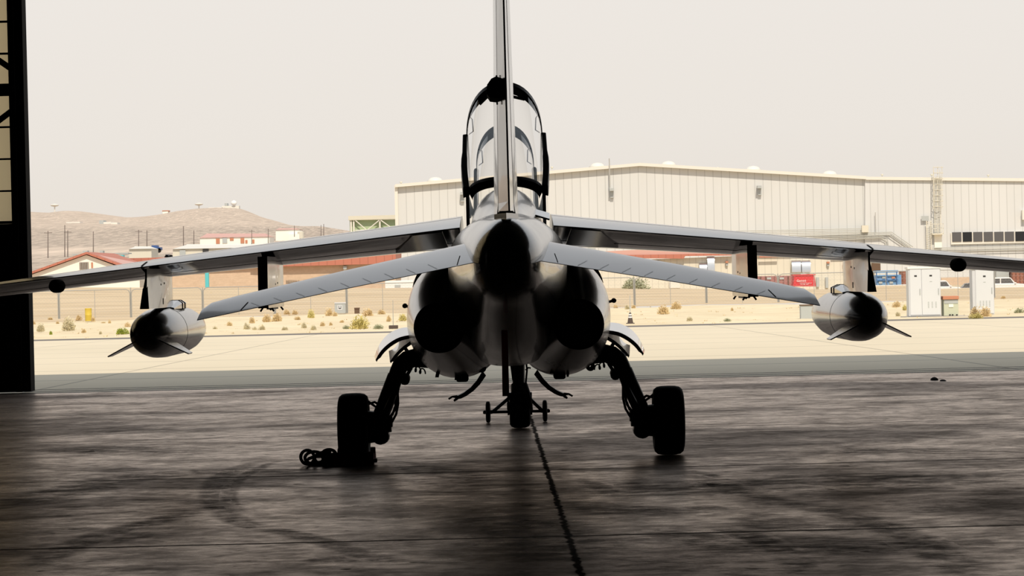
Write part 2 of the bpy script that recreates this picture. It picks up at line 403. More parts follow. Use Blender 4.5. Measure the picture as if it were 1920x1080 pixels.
WL = {}
def obj(name, mb, mats, parent=None, base=None, smooth=None, bevel=0.0):
    me = bpy.data.meshes.new(name)
    if parent is not None: org = WL[parent.name]
    elif base is not None: org = Vector(base)
    else:
        xs = [v[0] for v in mb.v]; ys = [v[1] for v in mb.v]; zs = [v[2] for v in mb.v]
        org = Vector(((min(xs) + max(xs)) / 2, (min(ys) + max(ys)) / 2, min(zs)))
    loc = org
    if parent is not None:
        xs = [v[0] for v in mb.v]; ys = [v[1] for v in mb.v]; zs = [v[2] for v in mb.v]
        loc = Vector(((min(xs) + max(xs)) / 2, (min(ys) + max(ys)) / 2, (min(zs) + max(zs)) / 2))
    me.from_pydata([Vector(v) - loc for v in mb.v], [], mb.f)
    if not isinstance(mats, (list, tuple)): mats = [mats]
    for mm in mats: me.materials.append(mm)
    me.polygons.foreach_set('material_index', mb.m)
    me.update()
    import bmesh
    bm = bmesh.new(); bm.from_mesh(me)
    bmesh.ops.recalc_face_normals(bm, faces=bm.faces[:])
    bm.to_mesh(me); bm.free()
    if smooth is not None:
        me.shade_smooth(); me.set_sharp_from_angle(angle=R(smooth))
    o = bpy.data.objects.new(name, me); COL.objects.link(o)
    if parent is not None:
        o.parent = parent; o.location = loc - org
    else: o.location = loc
    WL[o.name] = loc
    if bevel:
        bv = o.modifiers.new('bevel', 'BEVEL'); bv.width = bevel; bv.segments = 2; bv.limit_method = 'ANGLE'
    return o
def thing(name, label, cat, loc, group=None):
    o = bpy.data.objects.new(name, None); COL.objects.link(o); o.location = loc
    o.empty_display_size = 0.3
    WL[o.name] = Vector(loc); tag(o, label, cat, group); return o
def tag(o, label, cat, group=None, kind=None):
    if label: o['label'] = label
    if cat: o['category'] = cat
    if group: o['group'] = group
    if kind: o['kind'] = kind
    return o
def struct(name, mb, mats, **k):
    o = obj(name, mb, mats, **k); o['kind'] = 'structure'; return o
def BX(mb, px0, px1, py0, py1, Y, dep, mi=None):
    """box whose front face spans the given pixels at distance Y"""
    cx = (px0 + px1) / 2; cy = (py0 + py1) / 2
    return mb.box(P(px0, cy, Y).x, P(px1, cy, Y).x, Y, Y + dep, P(cx, py1, Y).z, P(cx, py0, Y).z, mi)
def text(name, body, size, loc, m, parent, extrude=0.01, sx=1.0):
    cu = bpy.data.curves.new(name, 'FONT'); cu.body = body; cu.size = size; cu.extrude = extrude
    cu.align_x = 'CENTER'; cu.align_y = 'CENTER'; cu.materials.append(m)
    o = bpy.data.objects.new(name, cu); COL.objects.link(o)
    o.rotation_euler = (R(90), 0, 0); o.scale = (sx, 1, 1)
    me = bpy.data.meshes.new_from_object(o.evaluated_get(bpy.context.evaluated_depsgraph_get()))
    bpy.data.objects.remove(o); me.materials.clear(); me.materials.append(m)
    o = bpy.data.objects.new(name, me); COL.objects.link(o); o.rotation_euler = (R(90), 0, 0); o.scale = (sx, 1, 1)
    o.parent = parent; o.location = Vector(loc) - WL[parent.name]; return o

# ================================================================== SETTING
# hangar shell
DY = 42.7
struct('floor', MB().box(-36, 36, -16, DY, -0.3, 0), M['floor'])
FL = bpy.data.objects['floor']
m = bpy.data.materials.new('tyre_scuff_dark_patch'); m.use_nodes = True; t = NT(m)
tr = t.n('ShaderNodeBsdfTransparent'); mx = t.n('ShaderNodeMixShader'); t.b.inputs['Base Color'].default_value = (0.085, 0.058, 0.042, 1); t.b.inputs['Roughness'].default_value = 0.9; t.b.inputs['Specular IOR Level'].default_value = 0.1
pv, c = t.pos(); n1 = t.noise(pv, (3.0, 4.5, 1), 8, 0.8, 1.0); n2 = t.noise(pv, (14, 14, 1), 4, 0.8, 1.0)
uvn = t.n('ShaderNodeAttribute', attribute_name='edge')
k_ = t.math('MULTIPLY', t.ss(n1, 0.36, 0.62), t.math('MULTIPLY_ADD', n2, 0.6, 0.4)); k_ = t.math('MULTIPLY', k_, t.ss(uvn.outputs['Fac'], 0.0, 0.8)); k_ = t.math('MULTIPLY', k_, 0.80, clamp=True)
t.l(k_, mx.inputs[0]); t.l(tr.outputs[0], mx.inputs[1]); t.l(t.b.outputs[0], mx.inputs[2]); t.l(mx.outputs[0], t.t.nodes['Material Output'].inputs[0])
M['scuff'] = m
def fpt(px, py):
    d = C2W @ Vector(((px - 960) / F, (540 - py) / F, -1)); p = CAM + d * ((0.0015 - CAM.z) / d.z); return Vector((p.x, p.y, 0.0015))
def ribbon(pts, w):
    P_ = [fpt(*q) for q in pts]; Q = []
    for i in range(len(P_) - 1):
        g = lambda k: P_[max(0, min(len(P_) - 1, k))]
        p0, p1, p2, p3 = g(i - 1), g(i), g(i + 1), g(i + 2)
        for j in range(6):
            f_ = j / 6.0; Q.append(.5 * (2 * p1 + (p2 - p0) * f_ + (2 * p0 - 5 * p1 + 4 * p2 - p3) * f_ ** 2 + (3 * p1 - p0 - 3 * p2 + p3) * f_ ** 3))
    Q.append(P_[-1]); mb = MB(); ed = []
    for i, q in enumerate(Q):
        d = (Q[min(i + 1, len(Q) - 1)] - Q[max(0, i - 1)]).normalized(); n = Vector((-d.y, d.x, 0)) * .8; ends = min(1.0, i / 5.0, (len(Q) - 1 - i) / 5.0)
        for k in (-1, -.5, 0, .5, 1): mb.v.append(tuple(q + n * w * k)); ed.append((1 - abs(k)) * 1.3 * ends)
    for i in range(len(Q) - 1):
        for k in range(4): a = i * 5 + k; mb.f.append([a, a + 1, a + 6, a + 5]); mb.m.append(0)
    o = obj('floor_mark', mb, M['scuff'], FL); at = o.data.attributes.new('edge', 'FLOAT', 'POINT'); at.data.foreach_set('value', ed); return o
for pts, w in (([(497, 862), (440, 880), (405, 905), (398, 935), (425, 965), (470, 985), (545, 1000), (620, 1020), (700, 1045), (760, 1056)], .17), ([(525, 862), (470, 885), (438, 910), (432, 940), (460, 960)], .10),
    ([(0, 955), (100, 925), (230, 898), (360, 886), (500, 884), (640, 884)], .55), ([(415, 945), (340, 965), (260, 985), (180, 1005), (110, 1037), (40, 1070)], .22), ([(300, 992), (220, 1010), (150, 1020)], .3),
    ([(1285, 880), (1360, 915), (1450, 940), (1540, 955), (1620, 975), (1690, 1000), (1745, 1030), (1790, 1055), (1812, 1084)], .24), ([(1060, 935), (1150, 955), (1230, 960), (1300, 955), (1400, 953)], .50),
    ([(1320, 985), (1400, 1003), (1450, 1025), (1490, 1050), (1503, 1084)], .17), ([(1080, 895), (1130, 915), (1180, 940)], .16), ([(1290, 880), (1330, 890), (1390, 905)], .10), ([(1400, 960), (1460, 985), (1540, 990), (1640, 985)], .4),
    ([(1120, 900), (1300, 915), (1500, 905), (1700, 900), (1940, 890)], 1.3), ([(1180, 1000), (1400, 1015), (1650, 1025), (1940, 1010)], .8), ([(1480, 850), (1650, 845), (1930, 850)], .8), ([(880, 960), (960, 985), (1040, 1010), (1090, 1060)], .7), ([(60, 850), (200, 842), (360, 850)], .9),  # broad ribbons: darker floor patches, mainly on the right
    ([(720, 860), (800, 880), (860, 892), (960, 900)], .4), ([(560, 1050), (640, 1048), (760, 1046)], .35)): ribbon(pts, w)
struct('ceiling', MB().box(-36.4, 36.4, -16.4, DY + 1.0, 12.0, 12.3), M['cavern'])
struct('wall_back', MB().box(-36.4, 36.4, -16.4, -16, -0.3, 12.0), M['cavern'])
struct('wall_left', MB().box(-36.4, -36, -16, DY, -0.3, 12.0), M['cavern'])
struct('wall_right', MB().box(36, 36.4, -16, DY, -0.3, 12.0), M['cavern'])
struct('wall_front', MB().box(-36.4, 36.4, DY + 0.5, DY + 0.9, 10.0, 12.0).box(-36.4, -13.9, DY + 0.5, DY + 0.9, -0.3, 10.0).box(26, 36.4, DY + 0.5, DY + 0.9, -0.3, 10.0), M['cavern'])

# sliding door leaf at the left of the opening
xr_ = P(54, 560, 43.0).x
door = MB()
D0, D1 = 43.0, 43.36
xl_ = xr_ - 7.0
door.box(xr_ - 0.10, xr_, D0, D1, 0.02, 9.95)                # leading edge stile
door.box(xr_ - 0.215, xr_ - 0.125, D0 - 0.05, D1 - 0.1, 0.02, 9.95)
door.box(xr_ - 0.125, xr_ - 0.10, D0 + 0.06, D1 - 0.1, 0.02, 9.95)
door.box(xl_, xr_ - 0.12, D0 + 0.02, D1 - 0.05, 0.02, P(12, 420, D0).z)      # solid lower panel
for zz, th in [(P(10, y, D0).z, h) for y, h in ((40, .012), (100, .012), (238, .012), (298, .012), (358, .012), (168, .09), (417, .02))] + [(6.1, .02), (6.8, .02), (7.5, .09), (8.1, .02), (8.7, .02), (9.3, .02), (9.9, .05)]:
    door.box(xl_, xr_ - 0.2, D0, D0 + 0.12, zz - th, zz + th)
for xx in (xl_ + 0.1, xl_ + 2.3, xl_ + 4.6): door.box(xx - 0.08, xx + 0.08, D0 - 0.04, D1 - 0.1, 0.02, 9.95)
zc = P(10, 168, D0).z
for s_ in (1, -1):
    door.tube([(xr_ - 0.2, D0 + 0.05, zc + s_ * 0.32), (xr_ - 2.2, D0 + 0.05, zc + s_ * 1.75)], 0.045, 8)
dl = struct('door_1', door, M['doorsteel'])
pn = MB().box(xl_ + 0.05, xr_ - 0.19, D0 + 0.2, D0 + 0.21, P(12, 420, D0).z, 9.9)
obj('translucent_panel', pn, M['panel'], dl)
# steel rails set in the floor at the door line, worn apron lip
tm = MB()
for yy, w in ((42.74, 0.10), (43.6, 0.12), (44.5, 0.05)): tm.box(-30, 30, yy, yy + w, -0.05, 0.004 + gz(0, yy))
struct('trim_1', tm, M['dark'])

# outside ground
gm2 = MB().add([(-160, DY, 0), (160, DY, 0), (160, 109.6, gz(0, 109.6)), (-160, 109.6, gz(0, 109.6)), (-160, DY, -0.8), (160, DY, -0.8), (160, 109.6, -1.2), (-160, 109.6, -1.2)],
    [(0, 1, 2, 3), (4, 7, 6, 5), (0, 4, 5, 1), (2, 6, 7, 3), (1, 5, 6, 2), (0, 3, 7, 4)])
struct('ground_apron', gm2, M['apron'])
ae = MB().add([(-160, 109.6, gz(0, 109.6)), (160, 109.6, gz(0, 109.6)), (160, 114.6, gz(0, 114.6)), (-160, 114.6, gz(0, 114.6))], [(0, 1, 2, 3)])
struct('ground_asphalt_strip', ae, M['asphalt'])
def grid(xs, ys, zf):
    mb = MB(); nx = len(xs)
    mb.v = [(x, y, zf(x, y)) for y in ys for x in xs]
    for j in range(len(ys) - 1):
        for i in range(nx - 1):
            mb.f.append([j * nx + i, j * nx + i + 1, (j + 1) * nx + i + 1, (j + 1) * nx + i]); mb.m.append(0)
    return mb
rnd = random.Random(3)
def rough_z(x, y, a): return a * (math.sin(x * 0.55 + y * 0.21) + math.sin(x * 1.31 - y * 0.43 + 1.7) * 0.6 + math.sin(x * 0.23 + 2.1 * math.sin(y * 0.17)) * 0.8)
xs = [-60 + i * 1.0 for i in range(121)]
struct('ground_sand', grid([-160] + xs + [160], [114.6 + i * 0.95 for i in range(72)], lambda x, y: gz(x, y) + (rough_z(x, y, 0.03) if y > 116 else 0)), M['sand'], smooth=60)
struct('ground_field', grid([-220] + [-80 + 4 * i for i in range(41)] + [220], [182.05 + i * 3.0 for i in range(40)] + [300, 303, 306, 309, 312, 330, 460], lambda x, y: gz(x, y) + (rough_z(x * 0.35, y * 0.3, 0.05) if y < 300 else 0)), M['field'], smooth=60)

# desert plain rising to the hills
RIDGE = [(-2000, 425), (-1200, 412), (-400, 405), (0, 400), (56, 397), (90, 399), (120, 395), (150, 396), (180, 400), (240, 408), (270, 406), (300, 402), (330, 396), (370, 391), (410, 389), (450, 391), (470, 398), (490, 407), (520, 415), (550, 424), (580, 432), (610, 437), (660, 441), (760, 447), (1000, 448), (1500, 440), (2300, 420), (3600, 425)]
def ridge(px):
    for (a, ya), (b, yb) in zip(RIDGE, RIDGE[1:]):
        if a <= px <= b: return ya + (yb - ya) * (px - a) / (b - a)
    return RIDGE[-1][1]
def yhor(px): return VY - 0.02356 * (px - VX)
hm = MB(); cols = list(range(-2000, -400, 60)) + list(range(-400, 2301, 12)) + list(range(2340, 3600, 60)); rows = [460, 520, 600, 700, 820, 950, 1100, 1250, 1400, 1520, 1640, 1760, 1880, 2000, 2120, 2240, 2340, 2420, 2480, 2600, 2900]
def terr_v(px, Y):
    """height of the desert above the horizon, in frame pixels"""
    rp = ridge(px)
    foot = 424 if px < 600 else (424 + (450 - 424) * min(1.0, (px - 600) / 160.0))
    vf = yhor(px) - foot
    if Y <= 1400:
        return 5 + (vf - 5) * ((Y - 460) / 940.0) ** 0.55
    if Y <= 2420:
        u = (Y - 1400) / 1020.0; u = u * u * (3 - 2 * u)
        return vf + (yhor(px) - rp - vf) * u + 1.6 * math.sin(px * 0.05 + Y * 0.01) * math.sin(math.pi * u)
    return (yhor(px) - rp) * (1 - (Y - 2420) / 900.0)
def HG(px, py):
    """distance at which the desert slope shows at a pixel"""
    Y = 462.0
    while Y < 2420:
        if yhor(px) - terr_v(px, Y) <= py: return Y
        Y += 6
    return 2420.0
for Y in rows:
    for px in cols:
        p = P(px, yhor(px) - terr_v(px, Y), Y)
        hm.v.append((p.x, Y, p.z))
nc = len(cols)
for j in range(len(rows) - 1):
    for i in range(nc - 1):
        hm.f.append([j * nc + i, j * nc + i + 1, (j + 1) * nc + i + 1, (j + 1) * nc + i]); hm.m.append(0)
struct('ground_hills', hm, M['hill'], smooth=80)
# ================================================================== THE JET
JB = Vector((0, 24.86, 0))
jet = thing('jet_aircraft', 'dark grey glossy twin-engine jet with raised canopies, parked on the hangar floor', 'aircraft', JB)
def ell(Y, cx, cz, hw, top, bot, n=40, p=2.0, pb=None):
    """closed section: half width hw, top and bottom heights, superellipse exponents"""
    r_ = []
    for k in range(n):
        a = 2 * math.pi * k / n
        ca, sa = math.cos(a), math.sin(a)
        q = p if sa >= 0 else (pb or p)
        x = math.copysign(abs(ca) ** (2 / q), ca) * hw
        z = math.copysign(abs(sa) ** (2 / q), sa)
        z = cz + (z * (top - cz) if sa >= 0 else z * (cz - bot))
        r_.append((cx + x, Y, z))
    return r_
SEC = [  # Y, cz, hw, top, bot, p_top, p_bottom
    (20.14, 1.70, .03, 1.74, 1.66, 1.7, 2.4), (20.17, 1.70, .10, 1.83, 1.585, 1.7, 2.5), (20.25, 1.70, .155, 1.905, 1.52, 1.7, 2.6), (20.40, 1.70, .205, 1.96, 1.46, 1.7, 2.6), (20.62, 1.70, .245, 1.99, 1.41, 1.75, 2.6), (20.9, 1.70, .275, 2.005, 1.37, 1.8, 2.5), (21.3, 1.70, .31, 2.022, 1.31, 1.9, 2.3), (22.0, 1.70, .37, 2.055, 1.15, 2, 2), (22.8, 1.68, .435, 2.075, 1.00, 2.0, 2),
    (23.6, 1.66, .485, 2.085, .88, 2.1, 2.2), (24.4, 1.66, .505, 2.09, .81, 2.2, 2.6), (25.2, 1.62, .51, 2.09, .79, 2.3, 3), (26.2, 1.58, .50, 2.10, .78, 2.3, 3),
    (27.2, 1.55, .46, 2.12, .78, 2.4, 3), (28.2, 1.50, .40, 2.14, .80, 2.6, 2.6), (29.4, 1.42, .37, 2.05, .86, 2.6, 2.4), (30.2, 1.38, .31, 1.86, .96, 2.2, 2.2), (31.0, 1.34, .20, 1.62, 1.09, 2, 2), (31.5, 1.33, .07, 1.42, 1.25, 2, 2), (31.6, 1.33, .01, 1.34, 1.32, 2, 2)]
fm = MB()
fm.loft([ell(Y, 0, cz, hw, tp, bt, 48, p, pb) for Y, cz, hw, tp, bt, p, pb in SEC])
fus = obj('fuselage', fm, M['jet'], jet, smooth=50)
# rounded spine behind the cockpits
sm = MB()
sm.loft([ell(Y, 0, 1.9, hw, tp, 1.7, 36, p) for Y, hw, tp, p in ((22.6, .10, 2.06, 2), (23.4, .17, 2.13, 2), (24.4, .25, 2.23, 2), (25.4, .315, 2.335, 2.1), (26.2, .335, 2.375, 2.1), (26.95, .34, 2.385, 2.1))])
obj('dorsal_spine', sm, M['jet'], jet, smooth=50)
# cockpit sills: low walls beside the open cockpits
ck = MB()
for s_ in (-1, 1):
    ck.loft([[(s_ * .342, 27.02, 1.9), (s_ * .375, 27.02, 1.9), (s_ * .375, 27.02, 2.335), (s_ * .342, 27.02, 2.335)],
             [(s_ * .335, 28.4, 1.9), (s_ * .37, 28.4, 1.9), (s_ * .37, 28.4, 2.28), (s_ * .335, 28.4, 2.28)],
             [(s_ * .27, 29.7, 1.8), (s_ * .31, 29.7, 1.8), (s_ * .30, 29.7, 2.10), (s_ * .27, 29.7, 2.10)]])
obj('cockpit_sill', ck, M['scoop'], jet, bevel=.006)
sc_ = MB()
n4 = [P(999, 401, 25.0), P(1031, 410.5, 25.0), P(1030, 413.5, 25.0), P(998, 404, 25.0)]
f4 = [P(1003, 391.5, 25.4), P(1031, 399.5, 25.4), P(1031, 412, 25.4), P(999, 404, 25.4)]
sc_.loft([n4, f4, [p + Vector((0, .12, 0)) for p in f4]])
obj('air_scoop', sc_, M['scoop'], jet, bevel=.006)

# engine nacelles with black exhaust nozzles
for s_ in (-1, 1):
    nm = MB()
    NS = [(23.22, .560, 1.170, .205, 1.375, .965), (23.5, .548, 1.175, .245, 1.43, .915), (23.9, .525, 1.185, .30, 1.53, .85), (24.3, .495, 1.20, .36, 1.62, .78), (24.7, .462, 1.215, .41, 1.69, .72), (25.2, .445, 1.224, .443, 1.74, .692),
          (26.0, .442, 1.224, .452, 1.77, .69), (26.8, .455, 1.26, .44, 1.79, .74), (27.5, .49, 1.34, .40, 1.80, .88), (28.0, .52, 1.42, .345, 1.79, 1.02), (28.15, .52, 1.42, .33, 1.77, 1.05)]
    nm.loft([ell(Y, s_ * cx, cz, hw, tp, bt, 44, 2.1, 2.1) for Y, cx, cz, hw, tp, bt in NS])
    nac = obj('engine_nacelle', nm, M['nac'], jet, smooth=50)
    zz = MB()
    zz.lathe([(0.5, .175), (0.12, .19), (-.10, .203), (-.115, .200), (-.115, .190), (0.0, .180), (.45, .155), (.5, .0005)], (s_ * .560, 23.2, 1.172), (0, 1, 0), 40)
    obj('exhaust_nozzle', zz, M['black'], nac, smooth=40)
    # outer intake lip and the small dark vane at the nacelle side
    li = MB(); arc = []
    for k in range(15):
        a = R(12 + k * 6.2); arc.append((s_ * (.52 + .405 * math.cos(a)), 1.40 + .415 * math.sin(a)))
    li.loft([[(x, 27.7, z) for x, z in arc] + [(x * .96, 27.7, z - .012) for x, z in arc[::-1]], [(x, 28.3, z) for x, z in arc] + [(x * .96, 28.3, z - .012) for x, z in arc[::-1]]])
    obj('intake_lip', li, M['black'], nac, smooth=40)
    pb = MB(); c0 = P(759, 573.5, 25.6) if s_ < 0 else P(1151, 563.5, 25.6)
    pb.lathe([(-.10, .002), (-.085, .014), (-.05, .021), (.05, .022), (.10, .012), (.12, .002)], (c0.x, 25.6, c0.z), (0, 1, 0), 16)
    pb.tube([(c0.x, 25.62, c0.z), (c0.x - s_ * .06, 25.62, c0.z - .015)], .012, 8)
    obj('side_probe', pb, M['black'], nac, smooth=40)
    # fittings under the nacelle: blade aerials, vent boxes, light pods
    for (px, py0, py1, w, tl) in ((824, 675, 707, .032, -.02), (855, 690, 712, .022, .0)) if s_ < 0 else ((1040, 672, 700, .034, -.028), (1064, 684, 706, .02, .0)):
        bl = MB(); a = P(px + 2, py0, 24.7); b = P(px, py1, 24.7)
        bl.loft([[(q.x - w / 2, 24.62, q.z), (q.x + w / 2, 24.62, q.z), (q.x + w / 4, 24.9, q.z), (q.x - w / 4, 24.9, q.z)] for q in (a, Vector((b.x + tl, b.y, b.z)))])
        obj('blade_aerial', bl, M['black'], nac)
    bx = MB(); c0 = P(867, 708.5, 24.8) if s_ < 0 else P(1049, 703, 24.8)
    bx.box(c0.x - .052, c0.x + .052, 24.7, 24.95, c0.z - .033, c0.z + .045)
    obj('vent_box', bx, M['black'], nac, bevel=.018)
    lp = MB(); c0 = P(903, 690, 24.95) if s_ < 0 else P(1107, 687, 24.85)
    lp.lathe([(-.10, .01), (-.08, .030), (0, .041), (.1, .04), (.2, .01)], (c0.x, c0.y, c0.z), (0, 1, 0), 18)
    obj('light_pod', lp, M['black'], nac, smooth=40)
# belly fittings on the centre line
bf = MB()
a = P(934, 576, 22.9); b = P(929, 616, 22.9)
bf.loft([[(q.x - .02, 22.85, q.z), (q.x + .02, 22.85, q.z), (q.x + .012, 23.15, q.z), (q.x - .012, 23.15, q.z)] for q in (a, b)])
obj('blade_aerial', bf, M['black'], jet)
bf = MB(); c0 = P(954, 590, 22.7)
bf.lathe([(0, .03), (.03, .075), (.3, .09), (.6, .05)], (c0.x, 22.5, c0.z), (0, 1, 0), 20, caps=True)
bf.box(c0.x + .02, c0.x + .10, 22.8, 23.2, 1.02, 1.14)
obj('tail_bumper', bf, M['black'], jet, smooth=40)

# wings
def airfoil(n=11):
    """(fraction from leading edge, height) pairs, unit thickness, going over the top then back along the bottom"""
    up = []
    for i in range(n):
        x = 0.5 * (1 - math.cos(math.pi * i / (n - 1)))
        y = 5 * (0.2969 * math.sqrt(x) - .126 * x - .3516 * x * x + .2843 * x ** 3 - .1036 * x ** 4)
        up.append((x, y))
    return up
AF = airfoil(17)
def ins(p, xs_):
    q = list(p)
    for x in xs_:
        for (a, ya), (b, yb) in zip(p, p[1:]):
            if a < x < b: q.append((x, ya + (yb - ya) * (x - a) / (b - a)))
    return sorted(q)
AU = ins(AF, (.55, .572)); ALW = ins(AF, (.60, .625))
def wing_ring(X, le, te, zle, zte, tu, tl_, s_):
    r_ = []
    for x, y in AU: r_.append((s_ * X, le + (te - le) * x, zle + (zte - zle) * x + y * 2 * tu))
    for x, y in ALW[::-1][1:-1]: r_.append((s_ * X, le + (te - le) * x, zle + (zte - zle) * x - y * 2 * tl_ - (.006 if x > .97 else 0)))
    return r_
NA = len(AU) + len(ALW) - 2
def wcol(gap_from):
    mc = [0] * (len(AU) - 1) + [2] * (NA - len(AU) + 1)
    xsu = [x for x, _ in AU]
    for j in range(len(AU) - 1):
        if abs((xsu[j] + xsu[j + 1]) / 2 - .561) < .011: mc[j] = 1
    xl = [x for x, _ in ALW[::-1]]
    for j in range(len(xl) - 1):
        if abs((xl[j] + xl[j + 1]) / 2 - .6125) < .0125: mc[len(AU) - 1 + j] = 1
    return mc
WS = [  # X, LE y, TE y, z(LE), z(TE), thickness up, down
    (.40, 27.00, 24.60, 1.99, 1.995, .135, .155), (.70, 26.80, 24.50, 1.955, 1.964, .126, .142), (1.30, 26.42, 24.42, 1.895, 1.902, .112, .128), (2.53, 25.74, 24.18, 1.768, 1.775, .087, .100),
    (3.06, 25.45, 24.05, 1.712, 1.719, .074, .092), (3.07, 25.58, 24.05, 1.711, 1.718, .074, .092), (4.30, 24.86, 23.80, 1.585, 1.592, .036, .086), (4.50, 24.74, 23.76, 1.565, 1.572, .032, .078), (4.555, 24.45, 23.78, 1.560, 1.567, .010, .03)]
TZ = []
for s_ in (-1, 1):
    wm = MB()
    rings = [wing_ring(*w, s_) for w in WS]
    wm.loft(rings, 0, True, True, wcol(0))
    def wz(X, frac, upper=True):
        for a, b in zip(WS, WS[1:]):
            if a[0] <= X <= b[0]:
                k = (X - a[0]) / max(1e-6, b[0] - a[0]); q = [a[i] + (b[i] - a[i]) * k for i in range(7)]
                y = 5 * (0.2969 * math.sqrt(frac) - .126 * frac - .3516 * frac ** 2 + .2843 * frac ** 3 - .1036 * frac ** 4)
                return Vector((s_ * X, q[1] + (q[2] - q[1]) * frac, q[3] + (q[4] - q[3]) * frac + (y * 2 * q[5] if upper else -y * 2 * q[6])))
    # flap end lines, aileron line
    gl_ = wm; wm.mi = 1
    for X in (3.05,):
        for f0, f1 in ((.70, .80), (.80, .90), (.90, .99)):
            a = wz(X, f0); b = wz(X, f1)
            gl_.add([a + Vector((-.008, 0, .003)), a + Vector((.008, 0, .003)), b + Vector((.008, 0, .003)), b + Vector((-.008, 0, .003))], [(0, 1, 2, 3)])
            a = wz(X, f0, False); b = wz(X, f1, False)
            gl_.add([a + Vector((-.008, 0, -.004)), a + Vector((.008, 0, -.004)), b + Vector((.008, 0, -.004)), b + Vector((-.008, 0, -.004))], [(0, 1, 2, 3)])
    wing = obj('wing', wm, [M['wing'], M['gap'], M['under']], jet, smooth=40)
    # fixed root panel and flap track cover under the trailing edge
    rp = MB()
    a0 = wz(.52, .55, False); a1 = wz(.98, .55, False); b0 = wz(.55, .97, False); b1 = wz(.80, .97, False)
    dz = Vector((0, 0, -.022))
    rp.loft([[a0 + dz, a1 + dz, b1 + dz * .5, b0 + dz * .5], [a0 - dz, a1 - dz, b1, b0]])
    obj('flap_track_cover', rp, M['jet'], wing)
    # rounded aileron actuator fairing seen end-on
    af = MB(); ax_ = 3.71; az = wz(ax_, .9, False).z
    af.lathe([(-.16, .02), (-.15, .04), (-.11, .056), (.06, .056), (.16, .04), (.22, .01)], (s_ * ax_, 23.80, az - .055), (0, 1, 0), 26)
    obj('actuator_fairing', af, M['black'], wing, smooth=40)
    # pylons
    def pylon(X, y0, y1, zb, th, sweep, blunt=False):
        pm = MB(); rings = []
        zt = min(wz(X, .35, False).z, wz(X, .6, False).z) + .07
        for z, sh in ((zt, 0), (zt - .08, 0), ((zt + zb) / 2, sweep * .5), (zb, sweep)):
            a, b = y0 - sh, y1
            w = th * .95 if blunt else th * (.22 if z > zt - .09 else (.42 if z > zb + .01 else .95))
            rings.append([(s_ * X - w * .5, a, z), (s_ * X - w * .5, a + .30, z), (s_ * X - th * .62, a + .6, z), (s_ * X - th * .58, b - .4, z), (s_ * X - th * .2, b - .08, z), (s_ * X, b, z),
                          (s_ * X + th * .2, b - .08, z), (s_ * X + th * .58, b - .4, z), (s_ * X + th * .62, a + .6, z), (s_ * X + w * .5, a + .30, z), (s_ * X + w * .5, a, z)])
        pm.loft(rings)
        ln = pm; ln.mi = 1
        for yy, z0_, h_ in ((y0 + .75, zb + .03, .05), (y0 + .62, zb + .19, .015), (y0 + .85, zb + .20, .015)): ln.box(s_ * X - th * .63, s_ * X + th * .63, yy, yy + .05, z0_, z0_ + h_)
        py_ = obj('pylon', pm, [M['jet'], M['gap']], jet, smooth=30)
        bk = MB()
        bk.loft([[(s_ * X - th * w_, y0 - sh - .006, z), (s_ * X + th * w_, y0 - sh - .006, z), (s_ * X + th * w_, y0 - sh + .03, z), (s_ * X - th * w_, y0 - sh + .03, z)] for z, sh, w_ in ((zt - .14, 0, .16), ((zt + zb) / 2, sweep * .5, .26), (zb, sweep, .50))])
        obj('pylon_dark_reflection', bk, M['black'], py_)  # black strip standing in for the dark hangar mirrored in the aft face
        return py_
    pylon(2.965, 23.68, 25.5, 1.372, .072, .16)
    pi_ = pylon(2.03, 23.95, 25.9, 1.352, .085, .03, True)
    for yy, dx_ in ((24.3, -.03), (24.3, .03), (25.3, -.03), (25.3, .03)):
        hk = MB(); hk.tube([(s_ * 2.03 + dx_, yy, 1.36), (s_ * 2.03 + dx_ * 1.6, yy, 1.335), (s_ * 2.03 + dx_ * 1.9, yy, 1.322)], .009, 6); obj('stores_hook', hk, M['gunmetal'], pi_)
    hk = MB(); hk.box(s_ * 2.03 - .03, s_ * 2.03 + .03, 24.6, 25.1, 1.335, 1.36)
    obj('stores_rail', hk, M['gunmetal'], pi_)
    # drop tank with two tail fins and the sway brace fairing above it
    tk = MB(); tz = 1.158; tx = s_ * 2.985
    prof = [(23.58, .004), (23.62, .05), (23.72, .10), (23.9, .148), (24.15, .186), (24.45, .208), (24.8, .216), (25.9, .216), (26.4, .20), (26.9, .165), (27.4, .11), (27.75, .05), (27.85, .004)]
    tk.lathe([(y - 23.58, r_) for y, r_ in prof], (tx, 23.58, tz), (0, 1, 0), 40)
    tank = obj('drop_tank', tk, M['jet'], jet, smooth=50)
    for q in (-1, 1):
        fn = MB(); d = Vector((q * math.cos(R(-27)), 0, math.sin(R(-27)))); nrm = Vector((-d.z, 0, d.x))
        c0 = Vector((tx, 0, tz))
        p0 = c0 + d * .10; p1 = c0 + d * .375
        fn.plate([(p0.x, 23.78, p0.z), (p0.x, 24.55, p0.z), (p1.x, 24.12, p1.z), (p1.x, 23.84, p1.z)], nrm, .010)
        obj('tail_fin', fn, M['wing'], tank)
    rg_ = MB(); rg_.lathe([(0, .2165), (0, .2172), (.012, .2172), (.012, .2165)], (tx, 24.9, tz), (0, 1, 0), 40)
    obj('seam_ring', rg_, M['gap'], tank)
    sb = MB(); cx_ = s_ * 2.955
    ring = [(-.085, 0), (-.085, .05), (-.03, .075), (.05, .075), (.085, .05), (.085, 0)]
    sb.loft([[(cx_ + x * .8, 24.95, 1.352 + z * .25) for x, z in ring], [(cx_ + x, 25.42, 1.352 + z) for x, z in ring], [(cx_ + x, 25.75, 1.352 + z) for x, z in ring], [(cx_ + x * .7, 25.85, 1.352 + z) for x, z in ring]])
    sw = obj('sway_brace', sb, M['door_white'], tank, bevel=.004)
